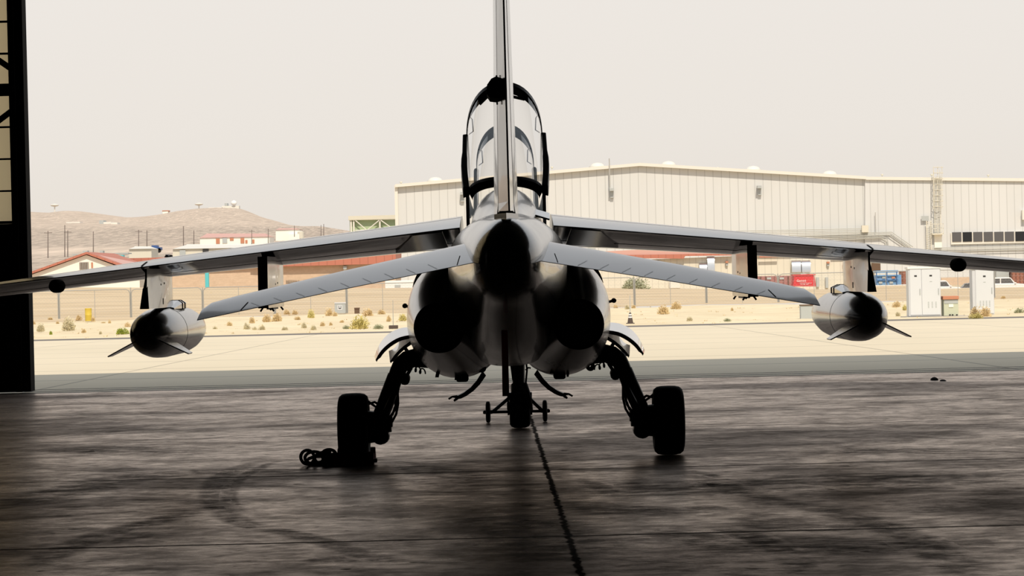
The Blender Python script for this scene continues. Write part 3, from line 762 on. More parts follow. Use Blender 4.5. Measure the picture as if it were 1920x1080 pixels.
    for y_ in (25.43, 25.62):
        sg = MB(); sg.loft([[(cx_ + x * 1.05, y_, 1.351 + z * 1.06) for x, z in ring], [(cx_ + x * 1.05, y_ + .03, 1.351 + z * 1.06) for x, z in ring]])
        obj('brace_seal', sg, M['black'], sw)
    # tailplane
    HS = [(.16, 21.86, 20.62, 1.852, 1.690, .014), (.30, 21.78, 20.59, 1.825, 1.664, .0135), (1.2, 21.25, 20.33, 1.639, 1.501, .011), (1.95, 20.82, 20.12, 1.475, 1.358, .008), (2.12, 20.66, 20.06, 1.430, 1.326, .007), (2.165, 20.42, 20.06, 1.386, 1.318, .004)]
    hm_ = MB()
    hm_.loft([wing_ring(X, le, te, zl, zt, th, th, s_) for X, le, te, zl, zt, th in HS])
    def hz(X, fr):
        for a, b in zip(HS, HS[1:]):
            if a[0] <= X <= b[0]:
                k = (X - a[0]) / (b[0] - a[0]); q = [a[i] + (b[i] - a[i]) * k for i in range(6)]
                y = 5 * (0.2969 * math.sqrt(fr) - .126 * fr - .3516 * fr ** 2 + .2843 * fr ** 3 - .1036 * fr ** 4)
                return Vector((s_ * X, q[1] + (q[2] - q[1]) * fr, q[3] + (q[4] - q[3]) * fr + y * 2 * q[5] + .002))
    gs = hm_; gs.mi = 1
    for X in [.50 + i * .155 for i in range(9)]:
        a = hz(X, .97); b = hz(X + .075, .70); w = Vector((.0016, 0, 0))
        m_ = (a + b) / 2; m_.z = hz(X + .037, .835).z
        gs.add([a - w, a + w, m_ + w, m_ - w], [(0, 1, 2, 3)]); gs.add([m_ - w, m_ + w, b + w, b - w], [(0, 1, 2, 3)])
    for X, X2, w in ((.36, .345, .003), (1.87, 1.84, .004)):
        a = hz(X, .97); m_ = hz((X + X2) / 2, .8); b = hz(X2, .62); w = Vector((w, 0, .001))
        gs.add([a - w, a + w, m_ + w, m_ - w], [(0, 1, 2, 3)]); gs.add([m_ - w, m_ + w, b + w, b - w], [(0, 1, 2, 3)])
    obj('tailplane', hm_, [M['wing'], M['gap']], jet, smooth=40)

# fin and rudder
def fin_ring(z, le, hinge, tmax, th):
    ch = le - hinge
    half = [(0, 0), (.04, .42), (.12, .68), (.25, .92), (.4, 1.0), (.6, .93), (.8, .78), (1.0, th / tmax)]
    l = [(-tmax / 2 * y, le - ch * x, z) for x, y in half]; r_ = [(tmax / 2 * y, le - ch * x, z) for x, y in half]
    return l + r_[::-1][:-1]
FS = [(1.98, 24.4, 20.98, .196, .150), (2.10, 23.9, 20.95, .190, .112), (2.6, 22.95, 20.80, .166, .100), (3.2, 22.2, 20.62, .138, .082), (3.7, 21.5, 20.48, .118, .070), (4.15, 20.98, 20.35, .094, .058), (4.19, 20.8, 20.34, .05, .03)]
vm = MB(); vm.loft([fin_ring(*q) for q in FS])
fb = MB()
fb.loft([[(-.088, 20.96, z), (-.0, 20.50, z), (.088, 20.96, z)] for z in (1.955, 2.022)])
obj('fin_base_cap', fb, M['wing'], jet)
rm = MB(); rt = MB(); DEF = math.tan(R(2.4))
for mbx, tip in ((rm, 0), (rt, 1)):
    rings = []
    for z, hy, te, w in ((2.035, 20.965, 20.45, .124), (2.1, 20.945, 20.435, .109), (2.6, 20.795, 20.33, .097), (3.2, 20.615, 20.20, .079), (3.7, 20.475, 20.09, .067), (4.1, 20.355, 20.0, .056)):
        dx_ = (hy - te) * DEF
        if tip: rings.append([(dx_ - .0065, te - .004, z), (dx_ + .0065, te - .004, z), (dx_ + .0065, te + .03, z), (dx_ - .0065, te + .03, z)])
        else: rings.append([(-w / 2, hy, z), (dx_ - .0065, te, z), (dx_ + .0065, te, z), (w / 2, hy, z)])
    mbx.loft(rings)
rud = obj('rudder', rm, M['wing'], jet)
obj('rudder_trailing_strip', rt, M['gap'], rud)
vg = vm; vg.mi = 1
for s_ in (-1, 1):
    for q0, q1 in zip(FS[1:-1], FS[2:-1]):
        a = Vector((s_ * (q0[4] / 2 + .001), q0[2] + .01, q0[0])); b = Vector((s_ * (q1[4] / 2 + .001), q1[2] + .01, q1[0]))
        vg.add([a, a + Vector((s_ * .0015, .012, 0)), b + Vector((s_ * .0015, .012, 0)), b], [(0, 1, 2, 3)])
vg.box(-.05, .05, 20.5, 20.9, 2.023, 2.034)
fin = obj('fin', vm, [M['wing'], M['gap']], jet, smooth=35)
rk = MB()
rk.loft([[(-.048 + x, yy, 2.90 + z) for x, z in ((-.070, -.04), (-.066, .02), (-.035, .062), (0, .078), (.045, .06), (.058, .03), (.058, -.07), (.01, -.078), (-.05, -.07))] for yy in (20.31, 20.82)])
for d_ in (1, -1): rk.tube([(-.048, 20.6, 2.90 + d_ * .06), (-.046, 20.6, 2.90 + d_ * .105)], .006, 6)
obj('rudder_lock', rk, M['black'], fin, smooth=30)

# canopies, both raised
def canopy(hy, hz_, L, hwr, hwf, hr, hf, ang, frame, rails=True):
    """hinge at (hy, hz_), length L forward, half widths and arch heights at rear and front"""
    ca, sa = math.cos(ang), math.sin(ang)
    def tr_(x, l, h): return Vector((x, hy + l * ca - h * sa, hz_ + l * sa + h * ca))
    def arch(l, hw, h, n=25, p=2.25):
        r_ = []
        for k in range(n):
            a = math.pi * k / (n - 1)
            c_, s2 = math.cos(a), math.sin(a)
            r_.append((math.copysign(abs(c_) ** (2 / p), c_) * hw, l, abs(s2) ** (2 / p) * h))
        return r_
    root = None
    fr_ = MB()
    # front frame: thicker at the crown
    rings = []
    A = arch(L, hwf, hf)
    for k, (x, l, h) in enumerate(A):
        t_ = math.sin(math.pi * k / (len(A) - 1)); th = .014 + .075 * max(0, t_ - .35) / .65
        c = Vector((0, 0)); nx, nz = x / hwf, h / hf
        ln = math.hypot(nx, nz) or 1
        nx /= ln; nz /= ln
        rings.append([tr_(x, l - .05, h), tr_(x, l + .05, h), tr_(x - nx * th, l + .05, h - nz * th), tr_(x - nx * th, l - .05, h - nz * th)])
    fr_.loft(rings)
    # rear frame
    rings = []
    for k, (x, l, h) in enumerate(arch(.02, hwr, hr)):
        rings.append([tr_(x, l - .03, h), tr_(x, l + .05, h), tr_(x * .9, l + .05, h - .075), tr_(x * .9, l - .03, h - .075)])
    fr_.loft(rings)
    root = obj('canopy', fr_, frame, jet, smooth=35)
    if rails:
        for s_ in (-1, 1):
            rl = MB(); rings = []
            for l in (0, .1, .3, .6, .8, 1.0, 1.2, L):
                k = l / L; hw = hwr + (hwf - hwr) * k + .035 * (1 - abs(k - .35)); w = .030 if k < .62 else .022
                b = -.055 if l < .1 else -.075
                rings.append([tr_(s_ * (hw - w), l, b + .02), tr_(s_ * (hw + w), l, b + .0), tr_(s_ * (hw + w), l, .055), tr_(s_ * (hw - w), l, .06)])
            rl.loft(rings); r_o = obj('side_rail', rl, frame, root, bevel=.008)
    else:
        for s_ in (-1, 1):
            rl = MB()
            rl.tube([tr_(s_ * (hwr + (hwf - hwr) * k), L * k, 0) for k in (0, .25, .5, .75, 1)], .025, 8); obj('side_rail', rl, frame, root)
    g_ = MB(); rings = []
    for k in range(9):
        u = k / 8.0; hb = hr + (hf - hr) * (1 - (1 - u) ** 1.7); rings.append([tr_(x, l, h) for x, l, h in arch(.04 + (L - .05) * u, (hwr + (hwf - hwr) * u) * .985, hb * .985)])
    g_.loft(rings, None, False, False); obj('canopy_glass', g_, M['glass'], root, smooth=60)
    for s_ in (-1, 1):
        h_ = MB(); x0 = s_ * (hwf - .028)
        h_.tube([tr_(x0, L - .05, .07), tr_(x0 - s_ * .042, L - .05, .10), tr_(x0 - s_ * .036, L - .05, .225), tr_(x0 - s_ * .02, L - .05, .245), tr_(x0, L - .05, .24)], .0055, 6)
        obj('grab_handle', h_, frame, root)
    return root, tr_
ANG = R(22)
can, ctr = canopy(26.98, 2.36, 1.50, .345, .375, .13, .57, ANG, M['blackframe'])
lk = MB(); c0 = ctr(-.02, 1.45, .54)
lk.box(c0.x - .06, c0.x + .06, c0.y - .05, c0.y + .05, c0.z - .05, c0.z + .03)
lk.tube([c0 + Vector((-.05, 0, -.03)), c0 + Vector((-.14, 0, -.085)), c0 + Vector((-.215, 0, -.155))], .014, 8)
lk.tube([c0 + Vector((.08, 0, -.08)), c0 + Vector((.22, 0, -.115)), c0 + Vector((.26, 0, -.08))], .015, 8)
obj('canopy_latch', lk, M['blackframe'], can, smooth=35)
canopy(28.55, 2.17, 1.40, .30, .300, .10, .48, R(21), M['acrylic'], False)

# main landing gear
for s_ in (-1, 1):
    lg = MB()
    lg.tube([(s_ * .66, 25.0, .905), (s_ * .80, 24.92, .892), (s_ * .885, 24.88, .872), (s_ * .938, 24.87, .832), (s_ * .965, 24.86, .775), (s_ * .99, 24.86, .71)], [.075, .077, .077, .073, .069, .068], 14)
    lg.tube([(s_ * .985, 24.86, .74), (s_ * 1.045, 24.86, .58), (s_ * 1.12, 24.87, .40), (s_ * 1.15, 24.87, .33)], [.068, .073, .070, .07], 14)
    lg.tube([(s_ * .63, 24.9, .82), (s_ * .82, 24.9, .845), (s_ * .93, 24.92, .80)], [.035, .04, .045], 10)
    leg = obj('main_gear_leg', lg, M['gunmetal'], jet, smooth=40)
    ac = MB(); ac.lathe([(-.05, .02), (-.045, .042), (.05, .045), (.08, .03)], (s_ * .905, 24.86, .705), (0, 1, .2), 16, caps=True)
    ac.tube([(s_ * .905, 24.88, .71), (s_ * .85, 24.9, .80)], .016, 8)
    obj('actuator', ac, M['gunmetal'], leg, smooth=40)
    tl_ = MB()
    tl_.tube([(s_ * 1.0, 24.75, .58), (s_ * 1.06, 24.68, .44), (s_ * 1.12, 24.78, .34)], [.028, .034, .03], 8)
    tl_.box(min(s_ * 1.02, s_ * 1.10), max(s_ * 1.02, s_ * 1.10), 24.78, 24.92, .30, .40)
    obj('torque_link', tl_, M['gunmetal'], leg)
    br = MB()
    br.lathe([(-.10, .03), (-.09, .13), (.06, .145), (.08, .10)], (s_ * 1.22, 24.87, .30), (s_, 0, 0), 24, caps=True)
    br.lathe([(-.10, .05), (-.09, .075), (.02, .08), (.06, .05)], (s_ * 1.125, 24.86, .225), (0, 1, 0), 16, caps=True)
    br.box(min(s_ * 1.075, s_ * 1.21), max(s_ * 1.075, s_ * 1.21), 24.76, 24.95, .205, .33)
    br.box(min(s_ * 1.03, s_ * 1.08), max(s_ * 1.03, s_ * 1.08), 24.80, 24.90, .255, .34)
    obj('brake', br, M['gunmetal'], leg, smooth=40)
    for k, q in enumerate(([(s_ * 1.09, 24.85, .47), (s_ * 1.17, 24.83, .515), (s_ * 1.22, 24.84, .50)], [(s_ * 1.08, 24.83, .52), (s_ * 1.16, 24.82, .475), (s_ * 1.23, 24.84, .525)],
              [(s_ * .955, 24.84, .68), (s_ * .975, 24.80, .55), (s_ * 1.0, 24.80, .44), (s_ * 1.06, 24.82, .36)], [(s_ * .97, 24.84, .62), (s_ * .965, 24.78, .50), (s_ * .985, 24.80, .41), (s_ * 1.03, 24.82, .33)],
              [(s_ * .98, 24.84, .60), (s_ * .99, 24.78, .48), (s_ * 1.02, 24.80, .40)])):
        hb = MB(); qq = []
        for a, b in zip(q, q[1:]):
            for j in range(4): qq.append(Vector(a).lerp(Vector(b), j / 4.0))
        qq.append(Vector(q[-1])); hb.tube(qq, .011, 7); obj('hydraulic_hose', hb, M['rubber'], leg, smooth=60)
    cn = MB()
    for j, (dx_, ph) in enumerate(((0, 0),)):
        qq = []
        for k in range(40):
            a = k * .42; qq.append((s_ * (.745 + .0022 * k) * 1.0 - 0, 25.0, .775 - .0006 * k + .030 * math.sin(a)) if False else (s_ * (.845 - .0026 * k + .014 * math.cos(a)), 25.0, .80 - .0011 * k + .026 * math.sin(a)))
        cn.tube(qq, .006, 6)
    obj('coiled_cable', cn, M['rubber'], leg, smooth=60)
    # wheel
    wh = MB(); wx = s_ * 1.354; hw = .131
    prof = [(-hw * .80, .15), (-hw * .98, .20), (-hw, .235), (-hw * .93, .268), (-hw * .74, .289), (-hw * .45, .2965), (0, .298), (hw * .45, .2965), (hw * .74, .289), (hw * .93, .268), (hw, .235), (hw * .98, .20), (hw * .80, .15)]
    wh.lathe(prof, (wx, 24.86, .298), (1, 0, 0), 48)
    ty = obj('main_wheel', wh, M['rubber'], leg, smooth=50)
    hb = MB(); hb.lathe([(-.095, .0), (-.09, .05), (-.10, .151), (.10, .151), (.09, .05), (.095, .0)], (wx, 24.86, .298), (1, 0, 0), 30)
    obj('wheel_hub', hb, M['gunmetal'], leg, smooth=40)
    if s_ < 0:
        rl_ = MB(); c0 = P(701.5, 790, 24.75); rl_.box(c0.x - .010, c0.x + .010, 24.74, 24.757, c0.z - .005, c0.z + .005); obj('red_reflector', rl_, M['redlens'], leg)
    # side gear doors: curved petals swung out from the nacelle
    def petal(name, rear, front, y0, y1, th, m_):
        d_ = MB(); rings = []
        n_ = 12
        def samp(q, t_):
            t_ *= len(q) - 1; i = min(int(t_), len(q) - 2); f_ = t_ - i
            g = lambda k: q[max(0, min(len(q) - 1, k))]
            p0, p1, p2, p3 = g(i - 1), g(i), g(i + 1), g(i + 2)
            return tuple(.5 * (2 * p1[c] + (p2[c] - p0[c]) * f_ + (2 * p0[c] - 5 * p1[c] + 4 * p2[c] - p3[c]) * f_ ** 2 + (3 * p1[c] - p0[c] - 3 * p2[c] + p3[c]) * f_ ** 3) for c in (0, 1))
        for k in range(n_ + 1):
            a = samp(rear, k / n_); b = samp(front, k / n_)
            pa = P(a[0], a[1], y0); pb_ = P(b[0], b[1], y1)
            if s_ > 0: pa.x, pb_.x = -pa.x, -pb_.x
            t2 = th * (1.0 if k < n_ - 1 else .6)
            rings.append([pa, pb_, pb_ + Vector((-s_ * t2 * .55, 0, -t2)), pa + Vector((-s_ * t2 * .55, 0, -t2))])
        d_.loft(rings); return obj(name, d_, m_, jet, smooth=40)
    o1 = petal('gear_door', [(775, 627), (750, 632), (730, 643), (714, 658), (704, 675)], [(770, 613), (748, 616), (727, 627), (712, 645), (702, 668)], 25.1, 25.9, .030, M['door_white'])
    o2 = petal('gear_door', [(772, 638), (755, 650), (741, 664), (731, 678)], [(766, 624), (752, 636), (740, 652), (729, 658)], 25.0, 25.5, .026, M['door_white'])
    st = MB(); a = P(759, 652, 25.2); b = P(766, 662, 25.1)
    if s_ > 0: a.x, b.x = -a.x, -b.x
    st.tube([a, b], .016, 8); obj('door_strut', st, M['gunmetal'], o2)
    # lower gear door: curved, hooked at its tip
    dd = MB(); rings = []
    for (a, b, w) in ((908, 700, 9), (897, 717, 8), (885, 730, 7), (872, 739.5, 6.5), (862, 744.5, 6), (855, 746, 5.5)):
        c0 = P(a, b, 25.9)
        if s_ > 0: c0.x = -c0.x
        tw = w / 209.0
        rings.append([c0 + Vector((-s_ * tw * .35, 0, -tw * .5)), c0 + Vector((s_ * tw * .35, 0, tw * .5)), c0 + Vector((s_ * tw * .35 + c0.x * .028, .75, tw * .5 - .022)), c0 + Vector((-s_ * tw * .35 + c0.x * .028, .75, -tw * .5 - .022))])
    dd.loft(rings)
    for q in ([(857, 744), (848, 744), (841, 748.5)], [(857, 747), (851, 752)]):
        pts = []
        for a, b in q:
            c0 = P(a, b, 25.9)
            if s_ > 0: c0.x = -c0.x
            pts.append(c0)
        for yy in (0,): dd.tube([p + Vector((0, yy + .02, 0)) for p in pts], [.015] + [.009] * (len(pts) - 1), 8)
    obj('belly_gear_door', dd, M['gunmetal'], jet, smooth=40)

# nose gear, offset to starboard
ng = MB()
ng.tube([(.087, 29.8, .98), (.087, 29.8, .70), (.087, 29.8, .42)], [.07, .07, .062], 14)
ng.tube([(.087, 29.8, .44), (.087, 29.75, .36)], .085, 12)
ng.tube([(.15, 29.7, .46), (.19, 29.6, .32), (.20, 29.7, .19)], [.026, .03, .028], 8)
ng.tube([(-.03, 29.8, .17), (.21, 29.8, .17)], .026, 8)
ng.box(-.035, -.015, 29.7, 29.9, .14, .36); ng.box(.195, .22, 29.7, 29.9, .14, .36); ng.box(-.035, .22, 29.72, 29.88, .34, .37)
nl = obj('nose_gear_leg', ng, M['gunmetal'], jet, smooth=40)
hs = MB()
for q in ([(.01, 29.75, .95), (-.005, 29.72, .78), (.02, 29.72, .60), (.03, 29.74, .5)], [(.165, 29.72, .75), (.175, 29.70, .6), (.16, 29.7, .47)], [(.16, 29.7, .60), (.19, 29.7, .625), (.215, 29.7, .62)]):
    hs.tube(q, .010, 6)
obj('hydraulic_hose', hs, M['rubber'], nl)
bd = MB(); bd.lathe([(-.006, .072), (.006, .0725), (.006, .069)], (.087, 29.8, .80), (0, 0, 1), 20); bd.lathe([(-.006, .072), (.006, .0725), (.006, .069)], (.087, 29.8, .775), (0, 0, 1), 20)
obj('leg_band', bd, M['galv'], nl)
nw = MB(); hw = .107
nw.lathe([(-hw * .6, .09), (-hw * .98, .12), (-hw, .145), (-hw * .85, .170), (-hw * .5, .184), (0, .187), (hw * .5, .184), (hw * .85, .170), (hw, .145), (hw * .98, .12), (hw * .6, .09)], (.093, 29.8, .187), (1, 0, 0), 36)
nwo = obj('nose_wheel', nw, M['rubber'], nl, smooth=50)
hb = MB(); hb.lathe([(-.05, .0), (-.065, .091), (.065, .091), (.05, .0)], (.093, 29.8, .187), (1, 0, 0), 24); obj('wheel_hub', hb, M['gunmetal'], nl)
nd = MB()
nd.box(-.08, -.062, 29.3, 30.2, .62, .98)
obj('nose_gear_door', nd, M['gunmetal'], jet)

# ================================================================== things around the jet
sr = MB(); rings = []
for k in range(13):
    u = k / 12.0; c0 = P(946 + 2.5 * u, 619 + 124 * u, 21.7); w = .023 + .003 * u
    off = .012 * math.sin(u * 7)
    rings.append([(c0.x - w, 21.7 + off, c0.z), (c0.x + w, 21.7 + off + .006, c0.z), (c0.x + w, 21.704 + off + .006, c0.z), (c0.x - w, 21.704 + off, c0.z)])
sr.loft(rings)
tag(obj('warning_streamer', sr, M['red'], smooth=60), 'long dark red fabric safety streamer hanging from the belly of the jet at its centre', 'streamer')

# tow bar head with two small wheels, hooked to the nose wheel
TB = Vector((.10, 31.0, 0))
tb = thing('tow_bar', 'dark tow bar with two small wheels hooked up beyond the nose wheel', 'tow bar', TB)
fmb = MB()
za = .115
fmb.tube([(-.30, 31.0, za), (.42, 31.0, za)], .016, 8)
for x0, x1 in ((-.20, .0), (.34, .18)): fmb.tube([(x0, 31.0, za), (x1, 30.95, .28)], .019, 8)
fmb.tube([(.06, 30.25, .22), (.06, 31.0, .22), (.06, 33.6, .24)], .035, 10)
fmb.box(-.04, .225, 30.23, 30.3, .17, .25)
obj('tow_frame', fmb, M['gunmetal'], tb)
for xx in (-.245, .365):
    w = MB(); w.lathe([(-.022, .03), (-.026, .085), (-.018, .112), (0, .117), (.018, .112), (.026, .085), (.022, .03)], (xx, 31.0, .117), (1, 0, 0), 28)
    wo = obj('tow_wheel', w, M['rubber'], tb, smooth=50)
    h = MB(); h.tube([(xx - .045, 31.0, .117), (xx + .045, 31.0, .117)], .022, 10); obj('axle_hub', h, M['gunmetal'], wo)

# wheel chocks at the left main wheel
ck = MB()
ck.loft([[(-1.535, 24.40, 0), (-1.535, 24.58, 0), (-1.535, 24.60, .03), (-1.535, 24.56, .10), (-1.535, 24.50, .11)], [(-1.17, 24.40, 0), (-1.17, 24.58, 0), (-1.17, 24.60, .03), (-1.17, 24.56, .10), (-1.17, 24.50, .11)]])
cho = obj('wheel_chock', ck, M['chock'], bevel=.008)
tag(cho, 'dark red wheel chock on the camera side of the left main wheel, with a rope', 'wheel chock')
for q in ((-1.60, -1.535, 24.42, 24.56, .0, .125), (-1.17, -1.145, 24.45, 24.55, .02, .05)): obj('end_bracket', MB().box(*q), M['rope'], cho)
rp = MB()
def loop(cx, cy, cz, rx, rz, tilt, n=22, r=.014):
    rp.tube([(cx + rx * math.cos(2 * math.pi * k / n) , cy + tilt * math.cos(2 * math.pi * k / n + 1), max(r, cz + rz * math.sin(2 * math.pi * k / n))) for k in range(n + 1)], r, 8)
loop(-1.735, 24.50, .075, .055, .062, .05); loop(-1.675, 24.46, .070, .075, .058, .09); loop(-1.60, 24.48, .065, .07, .052, .07); loop(-1.63, 24.44, .05, .10, .04, .12); loop(-1.55, 24.47, .09, .06, .05, .04)
rp.tube([(-1.53, 24.5, .03), (-1.62, 24.42, .02), (-1.72, 24.45, .018), (-1.70, 24.55, .02), (-1.58, 24.55, .03)], .016, 8)
obj('rope', rp, M['rope'], cho, smooth=60)
ck = MB(); ck.loft([[(x, 25.32, 0), (x, 25.14, 0), (x, 25.12, .03), (x, 25.16, .10), (x, 25.22, .11)] for x in (-1.52, -1.19)])
tag(obj('wheel_chock', ck, M['chock'], bevel=.008), 'second wheel chock, on the far side of the left main wheel', 'wheel chock')

# small dark scraps on the floor near the right of the door line
def lump(px, py, w, h, label):
    c0 = P(px, py, 8501 / (py - yhor(px))); m_ = MB()
    m_.loft([ell(c0.y + d, c0.x, 0.0, w * k, h * k, -.001, 12) for d, k in ((-.10, .3), (-.05, .9), (.02, 1), (.08, .6), (.11, .2))])
    tag(obj('floor_scrap', m_, M['rope'], smooth=60), label, 'scrap')
lump(1752, 713, .055, .045, 'small dark lump lying on the hangar floor at right near the door line')
lump(1768, 714.5, .045, .022, 'flat dark scrap just right of the small dark lump on the floor')

# ================================================================== buildings
def gable_prism(mb, pts, Y, dep, mi=None):
    """outline given in frame pixels at distance Y, pushed back by dep"""
    a = [P(x, y, Y) for x, y in pts]
    return mb.loft([a, [p + Vector((0, dep, 0)) for p in a]], mi)

# -- large metal clad hangar across the field
Y0 = 400.0
bh = thing('hangar_building', 'large cream metal-clad hangar with roof domes and a dark window strip, beyond the field', 'building', (P(1250, 540, Y0).x, Y0 + 20, -1.0))
g_ = P(1250, 560, Y0)
mb = MB(); gable_prism(mb, [(743, 348), (1200, 308), (1622, 333), (1622, 560), (743, 580)], Y0, 70)
obj('gable_wall', mb, M['clad'], bh)
mb = MB(); gable_prism(mb, [(1622, 335), (2150, 340), (2150, 552), (1622, 560)], Y0 - .4, 60)
obj('annex_wall', mb, M['clad2'], bh)
for a, b in (((741, 347), (1200, 307)), ((1200, 307), (1624, 332)), ((1624, 333), (2150, 338))):
    mb = MB(); p, q = P(*a, Y0 - .8), P(*b, Y0 - .8)
    mb.loft([[p + Vector((0, d, z)) for d, z in ((0, -.30), (0, .12), (70, .12), (70, -.30))], [q + Vector((0, d, z)) for d, z in ((0, -.30), (0, .12), (70, .12), (70, -.30))]])
    obj('roof_edge', mb, M['trimwhite'], bh)
mb = MB(); BX(mb, 741, 747, 347, 480, Y0 - .3, .3); obj('corner_trim', mb, M['trimwhite'], bh)
for px, py in ((816, 341), (1120, 314), (1253, 311), (1412, 320), (1555, 329)):
    mb = MB(); c0 = P(px, py, Y0 + 6)
    mb.lathe([(-.5, 1.15), (.18, 1.15), (.2, 1.0), (.42, .88), (.60, .55), (.68, .05)], c0, (0, 0, 1), 24)
    obj('roof_dome', mb, M['trimwhite'], bh, smooth=50)
for px, py in ((1346, 318), (1448, 325), (1654, 331), (1747, 331), (1853, 332), (1035, 317), (752, 345)):
    mb = MB(); c0 = P(px, py, Y0 + 1); mb.lathe([(-.3, .05), (.1, .06), (.14, .18), (.3, .2), (.38, .05)], c0, (0, 0, 1), 10); obj('roof_vent', mb, M['creampaint'], bh, smooth=50)
for px, py in ((1147, 357), (1424, 352), (867, 364)):
    mb = MB(); BX(mb, px - 4, px + 4, py - 4, py + 1, Y0 - 1.2, 1.0); mb.box(P(px - 3, py, Y0).x, P(px + 3, py, Y0).x, Y0 - .5, Y0 + .1, P(px, py + 14, Y0).z, P(px, py, Y0).z)
    obj('flood_lamp', mb, M['greybox'], bh)
mb = MB(); BX(mb, 1142, 1144, 297, 352, Y0 - .9, .1); obj('mast', mb, M['galv'], bh)
mb = MB(); BX(mb, 1641.2, 1642.2, 398, 436, Y0 - .9, .1); obj('conduit', mb, M['galv'], bh)
# window strip
YW = Y0 - .7
mb = MB(); BX(mb, 1783, 2080, 433.5, 455, YW, .3); wf = obj('window_frame', mb, M['trimwhite'], bh)
for k in range(14):
    x = 1785.5 + 19.75 * k; d = .21 * k
    mb = MB(); BX(mb, x, x + 17.2, 435.3 - d, 453.2 - d, YW - .1, .2); obj('window_pane', mb, M['darkerglass'] if k in (1, 6) else M['darkglass'], wf)
# caged ladder, platform and the lower ladder
lad = MB()
for x in (1752, 1763.5): BX(lad, x - .5, x + .5, 318, 440, Y0 - 1.1, .08)
for k in range(40): BX(lad, 1752, 1763.5, 331 + k * 2.7, 331.6 + k * 2.7, Y0 - 1.1, .06)
lo = obj('roof_ladder', lad, M['creampaint'], bh)
cg = MB()
for k in range(8):
    yy = 314 + k * 10.5; a = P(1750.5, yy, Y0 - 1.1); b = P(1765.5, yy, Y0 - 1.1)
    cg.tube([a, a + Vector((-.12, -.5, 0)), (a + b) / 2 + Vector((0, -.8, 0)), b + Vector((.12, -.5, 0)), b], .05, 5)
for f_ in (0, .5, 1): 
    a = P(1750 + 16 * f_, 312, Y0 - 1.7); b = P(1750 + 16 * f_, 392, Y0 - 1.7); cg.tube([a, b], .04, 5)
obj('ladder_cage', cg, M['creampaint'], lo)
pf = MB(); BX(pf, 1748, 1769, 437.5, 440, Y0 - 1.6, 1.4)
for yy in (419.5, 428): BX(pf, 1748, 1769, yy, yy + .8, Y0 - 1.6, .06)
for x in (1748, 1758, 1768): BX(pf, x, x + .8, 419, 438, Y0 - 1.6, .06)
obj('ladder_platform', pf, M['creampaint'], bh)
ll = MB()
for x in (1738, 1746): BX(ll, x - .8, x + .8, 414, 470, Y0 - 1.1, .08)
for k in range(16): BX(ll, 1738, 1746, 417 + k * 3.4, 417.9 + k * 3.4, Y0 - 1.1, .06)
obj('lower_ladder', ll, M['creampaint'], bh)
mb = MB(); BX(mb, 1728, 1741.5, 405, 414, Y0 - .9, .15); obj('wall_sign', mb, M['greybox'], bh)
mb = MB(); BX(mb, 1752, 1766, 440, 465, Y0 - .7, .2); obj('wall_door', mb, M['cream'], bh)
mb = MB(); BX(mb, 1616, 1628.5, 422.5, 435.5, Y0 - 1.2, .7); obj('junction_box', mb, M['creampaint'], bh)
mb = MB(); BX(mb, 1917, 1930, 394, 412, Y0 - 1.2, 1); obj('wall_hood', mb, M['trimwhite'], bh)
for pts in ([(1380, 433), (1618, 428.5)], [(1384, 436), (1618, 431.5)], [(1400, 439), (1618, 434.5)],
            [(1480, 441), (1672, 435), (1712, 463)], [(1480, 443.5), (1670, 437.5), (1708, 464)], [(1500, 446), (1667, 440.5), (1700, 463)],
            [(1520, 449), (1655, 443.5), (1664, 448), (1667, 470)], [(1540, 451.5), (1652, 446), (1660, 450), (1663, 470)],
            [(1740, 465), (1940, 461)], [(1740, 468), (1940, 464)], [(1760, 472), (1940, 468)]):
    mb = MB(); mb.tube([P(x, y, Y0 - .8) for x, y in pts], .062, 6); obj('wall_pipe', mb, M['pipe'], bh, smooth=60)

# -- green open shed at the left of the hangar
Y1 = 430.0
gs_ = thing('open_shed', 'sage green open-fronted shed with white truss bracing left of the large hangar', 'building', (P(700, 480, Y1).x, Y1 + 6, -.2))
mb = MB(); BX(mb, 657, 752, 410, 540, Y1 + .6, .3); obj('back_panel', mb, M['green'], gs_)
mb = MB(); BX(mb, 653, 752, 404, 411.5, Y1 - .25, 14); obj('roof', mb, M['creampaint'], gs_)
for x in (658, 663, 712):
    mb = MB(); BX(mb, x, x + 3, 411, 540, Y1, .3); obj('post', mb, M['trimwhite'], gs_)
for a, b in (((666, 413), (688, 432)), ((711, 413), (688, 432)), ((714, 413), (738, 430)), ((666, 432), (742, 430)), ((653, 412), (742, 411))):
    mb = MB(); mb.tube([P(*a, Y1 - .1), P(*b, Y1 - .1)], .09, 6); obj('brace', mb, M['trimwhite'], gs_)

# -- low clad building with torn red fascia
Y2 = 345.0
lb = thing('low_building', 'low cream building with red fascia and shiny ducts, in front of the large hangar', 'building', (P(1320, 545, Y2).x, Y2 + 8, -.8))
mb = MB(); gable_prism(mb, [(1075, 492), (1640, 470), (1640, 550), (1075, 556)], Y2, 20); obj('front_wall', mb, M['cladlow'], lb)
mb = MB(); gable_prism(mb, [(1060, 475), (1240, 466), (1372, 476), (1640, 470), (1640, 476), (1372, 477), (1140, 480), (1060, 484)], Y2 - .5, 20); obj('roof', mb, M['pinkroof'], lb)
mb = MB(); gable_prism(mb, [(1120, 479), (1282, 476.5), (1374, 475.5), (1374, 479), (1285, 480), (1282, 485), (1180, 484), (1120, 487)], Y2 - .8, .25); obj('red_fascia', mb, M['redroof'], lb)
mb = MB(); BX(mb, 1424, 1459, 479.5, 482.5, Y2 - .8, .2); obj('red_fascia', mb, M['redroof'], lb)
mb = MB(); BX(mb, 1560, 1640, 473, 476, Y2 - .8, .2); obj('red_fascia', mb, M['redroof'], lb)
